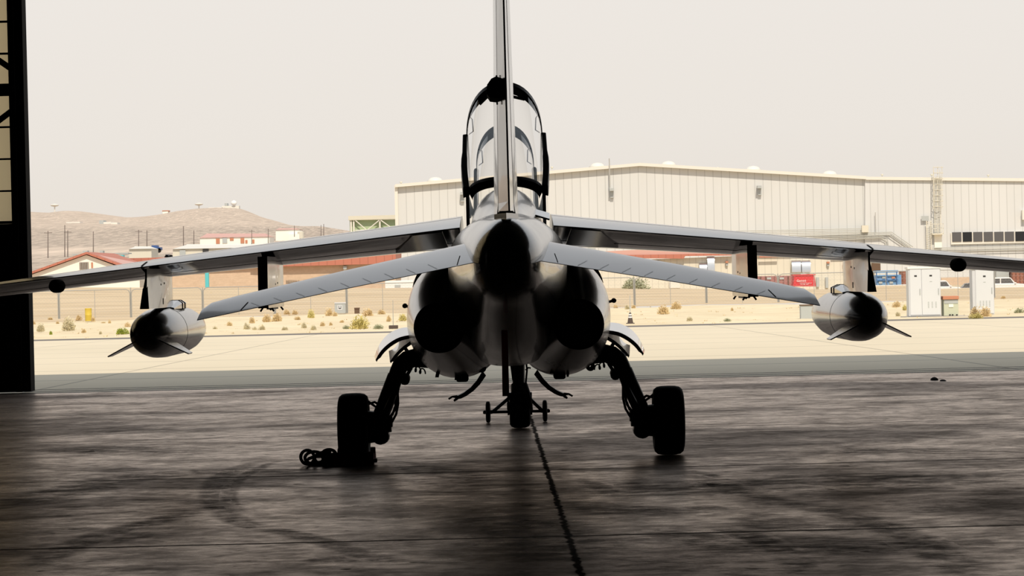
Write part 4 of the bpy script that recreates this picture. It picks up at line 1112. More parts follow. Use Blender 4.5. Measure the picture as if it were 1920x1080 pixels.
for x0, x1, y0, y1 in ((1311.5, 1326, 493, 512), (1326.5, 1340, 481, 512), (1485, 1502, 488.5, 511), (1503.5, 1520, 488.5, 511)):
    mb = MB(); a, b = P(x0, (y0 + y1) / 2, Y2 - 1).x, P(x1, (y0 + y1) / 2, Y2 - 1).x; zt, zb = P(x0, y0, Y2).z, P(x0, y1, Y2).z
    ring = [(Y2 - .02, zb), (Y2 - 1.0, zb), (Y2 - 1.0, zt - .45), (Y2 - .8, zt - .15), (Y2 - .45, zt), (Y2 - .02, zt)]
    mb.loft([[(a, y, z) for y, z in ring], [(b, y, z) for y, z in ring]]); obj('cooling_duct', mb, M['steel'], lb, smooth=40)
for px, py in ((1363, 492), (1553, 493), (1275, 499), (1235, 492)):
    mb = MB(); BX(mb, px - 2.5, px + 2.5, py - 2.5, py + 1, Y2 - .5, .5); o_ = obj('wall_lamp', mb, M['rustlid'] if px > 1300 else M['greybox'], lb)
    mb = MB(); BX(mb, px - 2, px + 2, py + 1, py + 6, Y2 - .35, .35); obj('lamp_shade', mb, M['greybox'], o_)
for px, ch in ((1582.5, '1'), (1582.5, '8'), (1582.5, '5')):
    py = {'1': 487, '8': 497.5, '5': 508}[ch]; c0 = P(px, py, Y2 - .2); text('wall_number', ch, .85, c0, M['text_red'], lb, .02, .9)
for x0, x1, y0, y1, mm in ((1531, 1536, 520, 538, 'greybox'), (1548, 1553, 520, 540, 'greybox'), (1635, 1651, 486, 512, 'brown'), (1102, 1117, 463, 468, 'greybox'), (1255, 1275, 528, 540, 'trimwhite')):
    mb = MB(); BX(mb, x0, x1, y0, y1, Y2 - .4, .4); obj('wall_cabinet', mb, M[mm], lb)

# -- long block building with red fascia, left of centre
Y3 = 318.0
bb = thing('block_building', 'long tan block building with a broad red roof fascia at left of centre', 'building', (P(560, 540, Y3).x, Y3 + 8, .4))
mb = MB(); gable_prism(mb, [(312, 506), (742, 494), (742, 542), (312, 551)], Y3, 16); obj('block_wall', mb, M['block'], bb)
mb = MB(); gable_prism(mb, [(470, 480), (742, 470), (742, 494), (500, 500.5), (470, 500)], Y3 - .8, 17); obj('red_fascia', mb, M['redroof'], bb)
mb = MB(); gable_prism(mb, [(310, 496), (486, 486), (486, 500), (310, 507)], Y3 - .5, 17); obj('red_fascia', mb, M['redroof'], bb)
mb = MB(); BX(mb, 643.5, 650, 499, 504.5, Y3 - .5, .5); o_ = obj('wall_lamp', mb, M['greybox'], bb)
mb = MB(); BX(mb, 644.5, 649, 504.5, 510, Y3 - .3, .3); obj('lamp_shade', mb, M['trimwhite'], o_)
text('wall_lettering', 'MERMAC', .42, P(549, 528.0, Y3 - .1), M['text_dark'], bb, .01, .9)
mb = MB(); BX(mb, 536, 572, 529, 529.6, Y3 - .1, .08); obj('wall_conduit', mb, M['galv'], bb)
mb = MB(); BX(mb, 384.5, 391.5, 509, 543.5, Y3 - 3, .45)
tag(obj('turquoise_post', mb, M['turq'], bevel=.05), 'turquoise post in front of the tan block building, seen below the left wing', 'post')
mb = MB(); BX(mb, 722, 775, 526, 540.5, Y3 - 6, 2.5)
wt = obj('site_container', mb, M['white'], bevel=.04); tag(wt, 'low white site container at the right end of the tan block building', 'container')
mb = MB(); BX(mb, 740, 751, 534, 538.5, Y3 - 6.05, .1); obj('container_vent', mb, M['greybox'], wt)

# -- gable building at far left
Y4 = 330.0
gb = thing('gable_building', 'cream gable-ended building with red roof edges at the far left beyond the fence', 'building', (P(150, 545, Y4).x, Y4 + 10, .6))
mb = MB(); gable_prism(mb, [(40, 522), (162, 478), (262, 515), (262, 560), (40, 560)], Y4, 22); obj('end_wall', mb, M['cream'], gb)
for a, b, rise in (((36, 519.5), (162, 474.5), 0), ((162, 474.5), (266, 512), 0)):
    p, q = P(*a, Y4 - .5), P(*b, Y4 - .5); mb = MB()
    mb.loft([[p + Vector((0, d, z)) for d, z in ((0, -.12), (0, .14), (24, .14), (24, -.12))], [q + Vector((0, d, z)) for d, z in ((0, -.12), (0, .14), (24, .14), (24, -.12))]])
    obj('roof_edge', mb, M['redroof'], gb)
p, q = P(162, 475, Y4), P(266, 512, Y4); mb = MB()
r0, r1 = P(178, 475.5, Y4 + 18), P(300, 505, Y4 + 18)
mb.loft([[p, q, r1, r0], [v + Vector((0, 0, .12)) for v in (p, q, r1, r0)]]); obj('roof_sheet', mb, M['pinkroof'], gb)
mb = MB(); BX(mb, 148, 167, 490.5, 506, Y4 - .15, .2); wf = obj('window_frame', mb, M['trimwhite'], gb)
mb = MB()
BX(mb, 149.5, 165.5, 492, 505, Y4 - .2, .1); obj('shutter', mb, M['brown'], wf)
for k in range(5):
    mb = MB(); BX(mb, 151.2 + k * 3, 152.2 + k * 3, 492, 505, Y4 - .24, .08); obj('slat', mb, M['greybox'], wf)
mb = MB(); BX(mb, 171, 174, 492, 502.5, Y4 - .15, .15); obj('wall_box', mb, M['rustlid'], gb)
mb = MB(); BX(mb, 230, 310, 483.5, 491, Y4 + 25, 10)
tag(obj('low_roof', mb, M['redroof']), 'flat red roof showing right of the gable-ended building', 'roof')

# -- smaller sheds and trucks behind
def house(name, label, px0, px1, pt, pe, pb, Y, roofm, wallm, apex=None, dep=10, extras=()):
    cx = (px0 + px1) / 2
    h = thing(name, label, 'building', (P(cx, pb, Y).x, Y + dep / 2, P(cx, pb, Y).z))
    mb = MB(); gable_prism(mb, [(px0, pe), (px1, pe - .02 * (px1 - px0)), (px1, pb + 8), (px0, pb + 8)], Y, dep); obj('wall', mb, wallm, h)
    ax = cx if apex is None else apex
    mb = MB(); e0, e1 = P(px0 - 1, pe, Y - .4), P(px1 + 1, pe - .02 * (px1 - px0), Y - .4); r0, r1 = P(ax[0], pt, Y + dep * .5) if apex else P(px0, pt, Y + dep * .5), P(ax[1], pt, Y + dep * .5) if apex else P(px1, pt, Y + dep * .5)
    mb.loft([[e0, e1, r1, r0], [e0 + Vector((0, dep, 0)), e1 + Vector((0, dep, 0)), r1 + Vector((0, .2, .1)), r0 + Vector((0, .2, .1))]]); obj('roof', mb, roofm, h)
    for x0, x1, y0, y1, mm in extras:
        mb = MB(); BX(mb, x0, x1, y0, y1, Y - .2, .3); obj('door' if y1 - y0 > 5 else 'window', mb, M[mm], h)
    return h
house('storage_shed', 'small cream shed with a pale flat roof left of the blue truck', 242, 284, 463, 467, 484, 520, M['trimwhite'], M['creampaint'], (252, 282))
house('long_shed', 'long pale-roofed shed with dark doors seen just above the left wing', 324, 500, 459, 467, 500, 500, M['trimwhite'], M['creampaint'], (350, 505), 14, ((337, 348, 469, 490, 'greybox'), (380, 391, 467, 473, 'dark'), (430, 440, 466, 476, 'greybox')))
YH = HG(440, 459)
house('far_house', 'long cream house with a faded red roof and brown doors on the desert slope', 375, 505, 438.5, 446, 458, YH, M['pinkroof'], M['cream'], (387, 498), 18,
      ((405, 412, 447, 457, 'rustlid'), (417, 426, 446, 456, 'greybox'), (431, 438, 446, 451, 'rustlid'), (451, 458, 446, 456, 'rustlid'), (460, 464, 450, 456, 'rustlid'), (473, 477, 449, 456, 'rustlid')))
YT = HG(545, 452)
ft = house('far_block', 'tall cream block with a red roof edge right of the long faded-roof house', 517, 562, 428.5, 431, 455, YT, M['pinkroof'], M['cream'], (522, 556), 14)
mb = MB(); BX(mb, 541, 562, 439, 455, YT - 3, 3); obj('lean_to', mb, M['cream'], ft)
mb = MB(); mb.lathe([(0, 1.1), (2.2, 1.1), (2.5, .2)], P(564, 447, YT - 2), (0, 0, 1), 14); obj('tank', mb, M['creampaint'], ft, smooth=40)
# hilltop installations
def hb_(name, label, cat, boxes, Y, mats_):
    x = [b[0] for b in boxes]; xx = [b[1] for b in boxes]; cx = (min(x) + max(xx)) / 2; yb = max(b[3] for b in boxes)
    h = thing(name, label, cat, P(cx, yb, Y))
    for (x0, x1, y0, y1, nm), mm in zip(boxes, mats_):
        mb = MB()
        if nm == 'radome': mb.lathe([(-1.2, .8), (0, 2.3), (1.2, 2.6), (2.6, 1.9), (3.4, .1)], P((x0 + x1) / 2, (y0 + y1) / 2, Y), (0, 0, 1), 16)
        else: BX(mb, x0, x1, y0, y1, Y, 12)
        obj(nm, mb, M[mm], h, smooth=40)
    return h
hb_('hilltop_station', 'white radar station with a domed radome on the hilltop', 'building', [(391, 417, 389, 395, 'wing_block'), (416, 448, 386, 395, 'main_block'), (435, 442, 380, 386, 'radome'), (421, 426, 381, 386, 'antenna_housing')], 2416, ['cream', 'trimwhite', 'white', 'greybox'])
hb_('hilltop_hut', 'small cream hut with a red band on the hill saddle', 'building', [(305, 315, 396, 402, 'hut_wall'), (304, 316, 394.5, 396.5, 'roof')], 2416, ['cream', 'rustlid'])
def wtower(px, pt, pb, label):
    Y = 2412.0; a, b = P(px, pt, Y), P(px, pb, Y); h = thing('water_tower', label, 'water tower', b)
    mb = MB(); mb.lathe([(-1.3, .6), (-.6, 3.0), (.2, 3.7), (.8, 2.6), (1.3, .1)], a, (0, 0, 1), 16); obj('tank', mb, M['trimwhite'], h, smooth=40)
    mb = MB(); mb.tube([a + Vector((0, 0, -1)), b + Vector((0, 0, -2))], .45, 8); obj('column', mb, M['trimwhite'], h)
wtower(102.5, 385, 396, 'pale water tower on the ridge at far left, nearest the hangar door')
wtower(373, 383, 394, 'pale water tower on the hilltop left of the radar station')
YB = HG(137, 419)
hb_('desert_building', 'long white low building on the hillside at far left', 'building', [(124, 150, 416, 421, 'hall')], YB, ['trimwhite'])
hb_('desert_building', 'white buildings with a bluish block on the hillside, right of the long white one', 'building', [(186, 194, 413, 420, 'blue_block'), (194, 208, 416, 420, 'hall'), (208, 220, 417, 421, 'annex')], HG(200, 420), ['greybox', 'trimwhite', 'trimwhite'])
# trucks and yard clutter behind the gable building
def far_truck(px0, px1, py0, py1, Y, mm, label):
    h = thing('truck', label, 'truck', P((px0 + px1) / 2, py1, Y)); w = px1 - px0
    mb = MB(); BX(mb, px0, px0 + w * .62, py0, py1 - 1, Y, 3); obj('load_body', mb, M[mm], h)
    mb = MB(); BX(mb, px0 + w * .62, px1, py0 + (py1 - py0) * .35, py1 - 1, Y, 3); obj('cab', mb, M[mm], h)
    for f_ in (.2, .8):
        mb = MB(); c0 = P(px0 + w * f_, py1 - .5, Y); mb.lathe([(0, .45), (.4, .45)], c0, (0, 1, 0), 12, caps=True); obj('wheel', mb, M['rubber'], h)
far_truck(284, 301, 460, 470, 540, 'trukblue', 'dark blue truck parked right of the small cream shed')
far_truck(310, 323, 477, 483, 540, 'cardark', 'dark vehicle between the small cream shed and the long shed')
for x0, x1, y0, y1, mm, lb_ in ((155, 164, 470, 475, 'greybox', 'grey rooftop unit behind the red gable peak, the left one'), (187, 193, 470, 476, 'greybox', 'grey rooftop unit right of the red gable peak'), (213, 222, 479, 484, 'yellow', 'yellow crate in the yard behind the gable-ended building'), (222, 231, 478, 484, 'turq', 'blue-green crate beside the yellow crate in the far yard')):
    mb = MB(); BX(mb, x0, x1, y0, y1 + 6, 480, 2); tag(obj('yard_box', mb, M[mm]), lb_, 'box')
mb = MB(); BX(mb, 135, 240, 475, 477, 490, 5)
tag(obj('carport_roof', mb, M['greybox']), 'long thin grey carport roof in the yard behind the gable peak', 'roof')
# utility poles
POLES = [(90, 433, 480, 1), (121.5, 422, 478, 0), (127, 432, 478, 1), (175, 434, 475, 0), (260, 431, 468, 1), (275.5, 432, 468, 0), (344, 424, 466, 0), (363.5, 432, 466, 0), (472, 431, 456, 1), (503, 429, 452, 0), (552, 423, 440, 0), (602, 422, 441, 0), (607, 420, 441, 0)]
ORD = ['first', 'second', 'third', 'fourth', 'fifth', 'sixth', 'seventh', 'eighth', 'ninth', 'tenth', 'eleventh', 'twelfth', 'thirteenth']
for k, (px, pt, pb, arm) in enumerate(POLES):
    Y = 640.0 + 25 * (k % 5) if px < 400 else (YH - 45 if px < 515 else 900.0)
    a, b = P(px, pt, Y), P(px, pb + 4, Y)
    h = thing('utility_pole', '%s thin dark utility pole from the left on the desert plain' % ORD[k], 'pole', b, 'utility poles on the desert plain')
    mb = MB(); mb.tube([b, a], [.13, .09], 6); obj('pole_shaft', mb, M['wood'], h)
    if arm: mb = MB(); mb.box(a.x - .9, a.x + .9, a.y - .06, a.y + .06, a.z - .5, a.z - .35); obj('cross_arm', mb, M['wood'], h)

# ================================================================== yard on the right, beyond the fence
mb = MB(); c_ = thing('shipping_container', 'faded maroon shipping container left of the red dumpster', 'container', P(1450, 537, 325))
BX(mb, 1405, 1487, 517.5, 538, 325, 2.5); obj('container_body', mb, M['contain'], c_)
for x in (1425, 1436, 1459, 1478):
    mb = MB(); BX(mb, x, x + 1.2, 518, 538, 324.9, .15); obj('locking_bar', mb, M['brown'], c_)
for x in (1438, 1462):
    mb = MB(); BX(mb, x, x + 8, 520, 524, 324.92, .1); obj('placard', mb, M['greybox'], c_)
rd = thing('dumpster', 'bright red dumpster with white writing on its front', 'dumpster', P(1509, 537, 318))
mb = MB(); gable_prism(mb, [(1489.5, 516.5), (1527, 515.5), (1530, 537), (1487, 537)], 318, 2.2); obj('dumpster_body', mb, M['signred'], rd, bevel=.03)
mb = MB(); BX(mb, 1487, 1529, 514.5, 516.5, 317.9, 2.2); obj('rim', mb, M['signred'], rd)
for body, px, py, sz in (('Gemini', 1502.5, 526.5, .36), ('714 285 1237', 1508.5, 533.2, .17)):
    text('dumpster_lettering', body, sz * .98, P(px, py, 317.9), M['text_white'], rd)
for x0_, x1_, yy in ((1499, 1513, 530.2), (1514, 1522, 530.6)):
    mb = MB(); BX(mb, x0_, x1_, yy, yy + .5, 317.9, .05); obj('dumpster_stripe', mb, M['text_white'], rd)
mb = MB(); gable_prism(mb, [(1503, 514.5), (1508, 511.5), (1513, 514)], 318.5, 1.2)
tag(obj('tarp', mb, M['white']), 'crumpled white sheet lying on top of the red dumpster', 'sheet')
bs = thing('roll_off_bin', 'blue slatted roll-off bin with two bays right of the outer right pylon', 'bin', P(1665, 534, 322))
mb = MB(); BX(mb, 1643, 1690, 515.5, 534, 322, 2.5); obj('bin_body', mb, M['blue'], bs)
for yy, h in ((507, 4.5), (516, 1.5)):
    mb = MB(); BX(mb, 1643, 1684, yy, yy + h, 321.8, 2.6); obj('bin_rim', mb, M['blue'], bs)
for x in (1643, 1662.5, 1681):
    mb = MB(); BX(mb, x, x + 1.6, 508, 534, 321.7, .3); obj('bin_post', mb, M['bluedark'], bs)
for x0, y0, mm in ((1654, 518, 'greybox'), (1672, 518.5, 'rustlid'), (1648, 528, 'greybox'), (1668, 528, 'greybox')):
    mb = MB(); BX(mb, x0, x0 + 6.5, y0, y0 + 4, 321.9, .2); obj('bin_placard', mb, M[mm], bs)
mb = MB(); BX(mb, 1643.5, 1684, 524.5, 526, 321.8, .3); obj('bin_rail', mb, M['bluedark'], bs)
mb = MB(); BX(mb, 1690, 1701, 509, 533, 326, 2); tag(obj('rusty_skid', mb, M['rust']), 'rusty steel box just right of the blue roll-off bin', 'box')
mb = MB(); BX(mb, 1897, 1960, 507, 533, 335, 2.5); tag(obj('rust_container', mb, M['rust']), 'rust red container at the right edge behind the white van', 'container')
mb = MB(); BX(mb, 1868, 1892, 508, 527, 336, 2.5); tag(obj('grey_container', mb, M['greybox']), 'grey container behind the white van, left of the rust red one', 'container')
mb = MB(); BX(mb, 1765, 1822, 520, 534, 338, .3); tag(obj('site_hoarding', mb, M['block']), 'low brown hoarding between the two white cabinets, behind the parked cars', 'hoarding')

def car(px0, px1, pt, Y, bodym, label, kind='suv', name='car'):
    """px0..px1 length in frame pixels, pt roof line; stands on the lower ground behind the field crest"""
    x0, x1 = P(px0, pt, Y).x, P(px1, pt, Y).x; zt = P((px0 + px1) / 2, pt, Y).z; L = x1 - x0
    zg = zt - (1.85 if kind == 'suv' else 1.45)
    o = thing(name, label, 'car', ((x0 + x1) / 2, Y + .9, zg))
    H = zt - zg
    if kind == 'suv': pr = [(0, .30), (0, .58), (.02, .62), (.10, .64), (.28, .64)]; cab = [(.02, .60), (.06, .98), (.10, 1.0), (.58, 1.0), (.62, .97), (.74, .62)]; body = [(0, .18), (0, .58), (.02, .63), (.74, .63), (.97, .57), (1, .48), (1, .18)]
    else: cab = [(.12, .62), (.25, .97), (.32, 1.0), (.58, 1.0), (.75, .63)]; body = [(0, .18), (0, .55), (.05, .62), (.75, .63), (.97, .55), (1, .45), (1, .18)]
    mb = MB(); mb.loft([[(x0 + L * u, Y, zg + H * v) for u, v in body], [(x0 + L * u, Y + 1.8, zg + H * v) for u, v in body]]); obj('car_body', mb, bodym, o, bevel=.05)
    mb = MB(); mb.loft([[(x0 + L * u, Y + .12, zg + H * v) for u, v in cab], [(x0 + L * u, Y + 1.68, zg + H * v) for u, v in cab]]); cb_ = obj('cabin', mb, bodym, o, bevel=.03)
    lo_, hi = cab[0][0] + .04, cab[-1][0] - .07
    gl_ = [(lo_ + .01, .65), (lo_ + .035, .93), (cab[-2][0] - .015, .93), (hi + .015, .65)]
    mid = (lo_ + hi) / 2
    for q in ([gl_[0], gl_[1], (mid - .015, .93), (mid - .015, .65)], [(mid + .015, .65), (mid + .015, .93), gl_[2], gl_[3]]):
        mb = MB(); mb.loft([[(x0 + L * u, Y + .09, zg + H * v) for u, v in q], [(x0 + L * u, Y + .13, zg + H * v) for u, v in q]]); obj('side_window', mb, M['darkglass'], cb_)
    for u in (.18, .80):
        mb = MB(); mb.lathe([(0, .20), (.02, .33), (.2, .34), (.22, .2)], (x0 + L * u, Y - .02, zg + .34), (0, 1, 0), 20, caps=True); obj('wheel', mb, M['rubber'], o, smooth=40)
    mb = MB(); mb.box(x0 + L * .70, x0 + L * .74, Y - .14, Y + .02, zg + H * .62, zg + H * .70); obj('wing_mirror', mb, bodym, o)
car(1848, 1925, 520, 322, M['carwhite'], 'white van parked beyond the field, right of the single-door cabinet', 'suv', 'van')
car(1732, 1802, 526, 324, M['carwhite'], 'white car parked beyond the field, right of the double-door cabinet', 'suv')
car(1795, 1865, 530, 330, M['cardark'], 'dark car parked beyond the field, between the two white cabinets', 'sedan')

# ================================================================== fence
YF = 188.0
fe = thing('chain_link_fence', 'temporary chain-link fence of round-cornered panels along the far side of the sand', 'fence', (0, YF, -.6))
ztop, zbot = 1.30, -.58
pitch = P(245, 560, YF).x - P(110, 560, YF).x
x0 = P(110, 560, YF).x - pitch * 2
for k in range(18):
    xa, xb = x0 + k * pitch + .05, x0 + (k + 1) * pitch - .05
    fr_ = MB(); fr_.tube([(xa, YF, zbot), (xa, YF, ztop - .25), (xa + .08, YF, ztop - .07), (xa + .25, YF, ztop), (xb - .25, YF, ztop), (xb - .08, YF, ztop - .07), (xb, YF, ztop - .25), (xb, YF, zbot)], .028, 6)
    fo = obj('panel_frame', fr_, M['galv'], fe, smooth=60)
    mb = MB(); mb.tube([((xa + xb) / 2, YF, zbot), ((xa + xb) / 2, YF, ztop)], .018, 6); obj('mid_post', mb, M['galv'], fo)
    w = MB()
    for j in range(6):
        z = zbot + .15 + (ztop - zbot - .3) * j / 5; w.box(xa, xb, YF - .004, YF + .004, z - .004, z + .004)
    n_ = int((xb - xa) / .22); H = ztop - zbot
    for j in range(-int(H / .22), n_):
        for d in (1, -1):
            a0 = j * .22; lo_ = max(0, a0); hi = min(xb - xa, a0 + H)
            if hi - lo_ < .1: continue
            za, zb_ = lo_ - a0, hi - a0
            if d < 0: za, zb_ = H - za, H - zb_
            pa = Vector((xa + lo_, YF, zbot + za)); pb_ = Vector((xa + hi, YF, zbot + zb_)); n = Vector((0, 0, .0025)); 
            w.add([pa - n, pa + n, pb_ + n, pb_ - n], [(0, 1, 2, 3)])
    obj('chain_link', w, M['galv'], fo)
    ps = MB(); ps.tube([(x0 + k * pitch, YF + .05, zbot), (x0 + k * pitch, YF + .05, ztop + (.12 if k % 2 else .02))], .036, 8); obj('fence_post', ps, M['galv'], fe)

# ================================================================== things on the sand strip
def cabinet(px0, px1, pt, pb, Y, doors, label, side):
    x0, x1 = P(px0, pb, Y).x, P(px1, pb, Y).x; zt, zb = P((px0 + px1) / 2, pt, Y).z, P((px0 + px1) / 2, pb, Y).z
    o = thing('electrical_cabinet', label, 'cabinet', ((x0 + x1) / 2, Y + .3, zb))
    mb = MB(); mb.box(x0 - side, x1 + .02, Y, Y + .75, zb, zt); obj('cabinet_body', mb, M['cabside'], o, bevel=.01)
    mb = MB(); mb.box(x0 - side - .04, x1 + .05, Y - .05, Y + .8, zt, zt + .09); obj('cabinet_roof', mb, M['white'], o, bevel=.01)
    for a, b in doors:
        xa, xb = x0 + (x1 - x0) * a, x0 + (x1 - x0) * b
        mb = MB(); mb.box(xa + .008, xb - .008, Y - .03, Y + .01, zb + .05, zt - .02); d = obj('cabinet_door', mb, M['cab'], o, bevel=.006)
        mb = MB(); mb.box(xb - .09, xb - .06, Y - .06, Y - .03, zb + .9, zb + 1.15); obj('door_handle', mb, M['greybox'], d)
        cx = (xa + xb) / 2
        mb = MB(); mb.box(cx - .055, cx + .055, Y - .035, Y - .028, zt - .33, zt - .26); obj('warning_plate', mb, M['dark'], d)
        if b == 1.0:
            mb = MB(); mb.box(cx - .05, cx + .05, Y - .035, Y - .028, zt - .56, zt - .53); obj('name_plate', mb, M['greybox'], d)
            for k in range(3 if len(doors) > 1 else 4):
                mb = MB(); xx = xa + (xb - xa) * (.35 + .2 * k if len(doors) > 1 else .25 + .17 * k)
                for j in range(5): mb.box(xx - .03, xx + .03, Y - .035, Y - .028, zb + .34 + j * .055, zb + .37 + j * .055)
                obj('louvre', mb, M['greybox'], d)
    return o
YC = G(1735, 594).y
zq = P(1735, 594, YC).z
mb = MB(); mb.box(P(1698, 595, YC).x, P(1815, 593, YC).x, YC - .25, YC + 1.6, zq - .3, zq + .01); tag(obj('concrete_pad', mb, M['concrete']), 'low grey concrete pad under the white cabinet and the rusty-lidded box', 'pad')
cabinet(1707, 1764, 504, 592.5, YC, ((0, .39), (.39, 1.0)), 'white double-door electrical cabinet standing on the concrete pad', .05)
YC2 = G(1847, 591).y
cabinet(1830, 1864, 505, 590, YC2, ((0, 1.0),), 'white single-door electrical cabinet behind the large mixed bush', .13)
gbx = thing('equipment_box', 'pale green equipment box with a rusty lid beside the double-door cabinet', 'box', P(1783, 592, YC))
mb = MB(); BX(mb, 1769.5, 1797, 561, 592, YC + .1, .7); obj('box_body', mb, M['greenbox'], gbx, bevel=.01)
mb = MB(); BX(mb, 1768, 1798, 555, 561.5, YC + .02, .85); obj('box_lid', mb, M['rustlid'], gbx, bevel=.02)
mb = MB(); BX(mb, 1770.5, 1796, 562, 569, YC + .08, .1); obj('grille', mb, M['greybox'], gbx)
mb = MB(); BX(mb, 1779, 1787.5, 570, 576, YC + .07, .1); obj('plate', mb, M['cream'], gbx)
for x in (1781, 1786, 1794):
    mb = MB(); c0 = P(x, 590.5, YC + .1); mb.lathe([(-.06, .035), (0, .035)], (c0.x, YC + .1, c0.z), (0, 1, 0), 10, caps=True); obj('pipe_stub', mb, M['dark'], gbx)
def ubox(px0, px1, pt, pb, label, mm='greybox', emblem=True):
    Y = G((px0 + px1) / 2, pb).y; o = thing('utility_box', label, 'box', P((px0 + px1) / 2, pb, Y))
    mb = MB(); BX(mb, px0 + .5, px1 - .5, pt + 1.5, pb, Y, .5); obj('box_body', mb, M[mm], o, bevel=.01)
    mb = MB(); BX(mb, px0, px1, pt, pt + 2, Y - .03, .58); obj('box_lid', mb, M['cab'] if emblem else M['brown'], o)
    if emblem:
        w = (px1 - px0)
        mb = MB(); BX(mb, px0 + w * .28, px0 + w * .70, pt + 5, pt + 14, Y - .01, .02); e_ = obj('front_plate', mb, M['cab'], o)
        for a, b, c, d in ((.38, .42, 6, 12), (.56, .60, 6, 12), (.38, .60, 10.5, 12)):
            mb = MB(); BX(mb, px0 + w * a, px0 + w * b, pt + c, pt + d, Y - .02, .015); obj('plate_mark', mb, M['dark'], e_)
ubox(627, 648, 567, 587.5, 'grey utility box with a pale front plate in the sand, between two tan bushes')
ubox(664, 674, 577, 588, 'small brown box on the sand right of the grey utility box', 'brown', False)
ubox(1501, 1542, 571, 598, 'grey utility box on the sand left of the right drop tank', 'greybox', False)
dr = MB(); c0 = P(166, 602, G(166, 602).y)
dr.lathe([(0, .0), (0, .20), (.02, .21), (.36, .21), (.38, .22), (.40, .21), (.76, .21), (.78, .22), (.80, .20), (.80, 0)], (c0.x, c0.y, c0.z), (0, 0, 1), 24)
tag(obj('drum', dr, M['yellow'], smooth=40), 'yellow drum standing in the sand at far left', 'drum')
mk = thing('marker_post', 'thin marker rod on a dark square base at the sand edge, left of the jet', 'marker', P(737, 615.5, G(737, 615.5).y))
Ym = G(737, 615.5).y
mb = MB(); BX(mb, 729, 746, 610, 616.5, Ym, .35); obj('marker_base', mb, M['conegrey'], mk, bevel=.02)
mb = MB(); a, b = P(737.3, 611, Ym + .17), P(736.8, 563, Ym + .17); mb.tube([a, b], [.017, .012], 6); obj('marker_rod', mb, M['galv'], mk)
Yn = G(1182, 608).y; bz = P(1182, 609.5, Yn)
mk = thing('traffic_cone', 'dark banded traffic cone with a tall rod at the sand edge, right of jet', 'cone', bz)
mb = MB(); mb.box(bz.x - .17, bz.x + .17, Yn - .17, Yn + .17, bz.z, bz.z + .09); obj('cone_base', mb, M['conegrey'], mk, bevel=.01)
for z0, z1, r0, r1, mm in ((.09, .30, .12, .085, 'conegrey'), (.30, .36, .085, .073, 'white'), (.36, .40, .073, .066, 'conegrey'), (.40, .46, .066, .055, 'white'), (.46, .52, .055, .035, 'conegrey')):
    mb = MB(); mb.lathe([(z0, r0), (z1, r1)], (bz.x, Yn, bz.z), (0, 0, 1), 20, caps=True); obj('cone_band' if mm == 'white' else 'cone_body', mb, M[mm], mk, smooth=40)
mb = MB(); mb.tube([(bz.x, Yn, bz.z + .5), (bz.x + .01, Yn, P(1182, 554, Yn).z)], [.016, .014], 6); obj('marker_rod', mb, M['greybox'], mk)

# ------------------------------------------------------------------ bushes
def bush_mesh(name, seed, m_, n, leaf, upright, dome=1.0):
    r_ = random.Random(seed); mb = MB()
    for i in range(n):
        a = r_.uniform(0, 2 * math.pi); el = math.asin(r_.uniform(0.02, 1.0)); rad = r_.uniform(.55, 1.0) * (.82 + .22 * math.sin(a * 3 + seed) + .12 * math.sin(a * 7 + seed * 2))
        c = Vector((math.cos(a) * math.cos(el) * .5 * rad, math.sin(a) * math.cos(el) * .5 * rad, math.sin(el) * rad * dome))
        d = Vector((c.x * 1.2, c.y * 1.2, .25 + upright)).normalized() + Vector((r_.uniform(-.5, .5), r_.uniform(-.5, .5), r_.uniform(-.3, .4)))
        d.normalize(); s1 = d.cross(Vector((r_.uniform(-1, 1), r_.uniform(-1, 1), .3))).normalized()
        L = leaf * r_.uniform(.7, 1.5); W = leaf * r_.uniform(.16, .34)
        mb.add([c - d * L * .5, c + s1 * W, c + d * L * .6, c - s1 * W], [(0, 1, 2, 3)])
    for i in range(26):
        a = r_.uniform(0, 2 * math.pi); el = r_.uniform(.3, 1.5)
        e_ = Vector((math.cos(a) * math.cos(el) * .46, math.sin(a) * math.cos(el) * .46, math.sin(el) * .85 * dome)); mb.tube([(0, 0, -.03), e_ * .5 + Vector((0, 0, .05)), e_], [.014, .009, .004], 4)
    me = bpy.data.meshes.new(name); me.from_pydata(mb.v, [], mb.f); me.materials.append(m_); me.update(); return me
BK = {'tan': bush_mesh('tan_bush', 1, M['bush_tan'], 900, .12, .3), 'grey': bush_mesh('grey_bush', 2, M['bush_grey'], 900, .12, .5), 'yel': bush_mesh('yellow_bush', 3, M['bush_yel'], 1100, .11, .5),
      'grn': bush_mesh('green_bush', 4, M['bush_grn'], 1100, .10, .4), 'sage': bush_mesh('sage_bush', 5, M['bush_sage'], 900, .11, .3), 'tall': bush_mesh('tall_bush', 6, M['bush_sage'], 1500, .10, .9)}
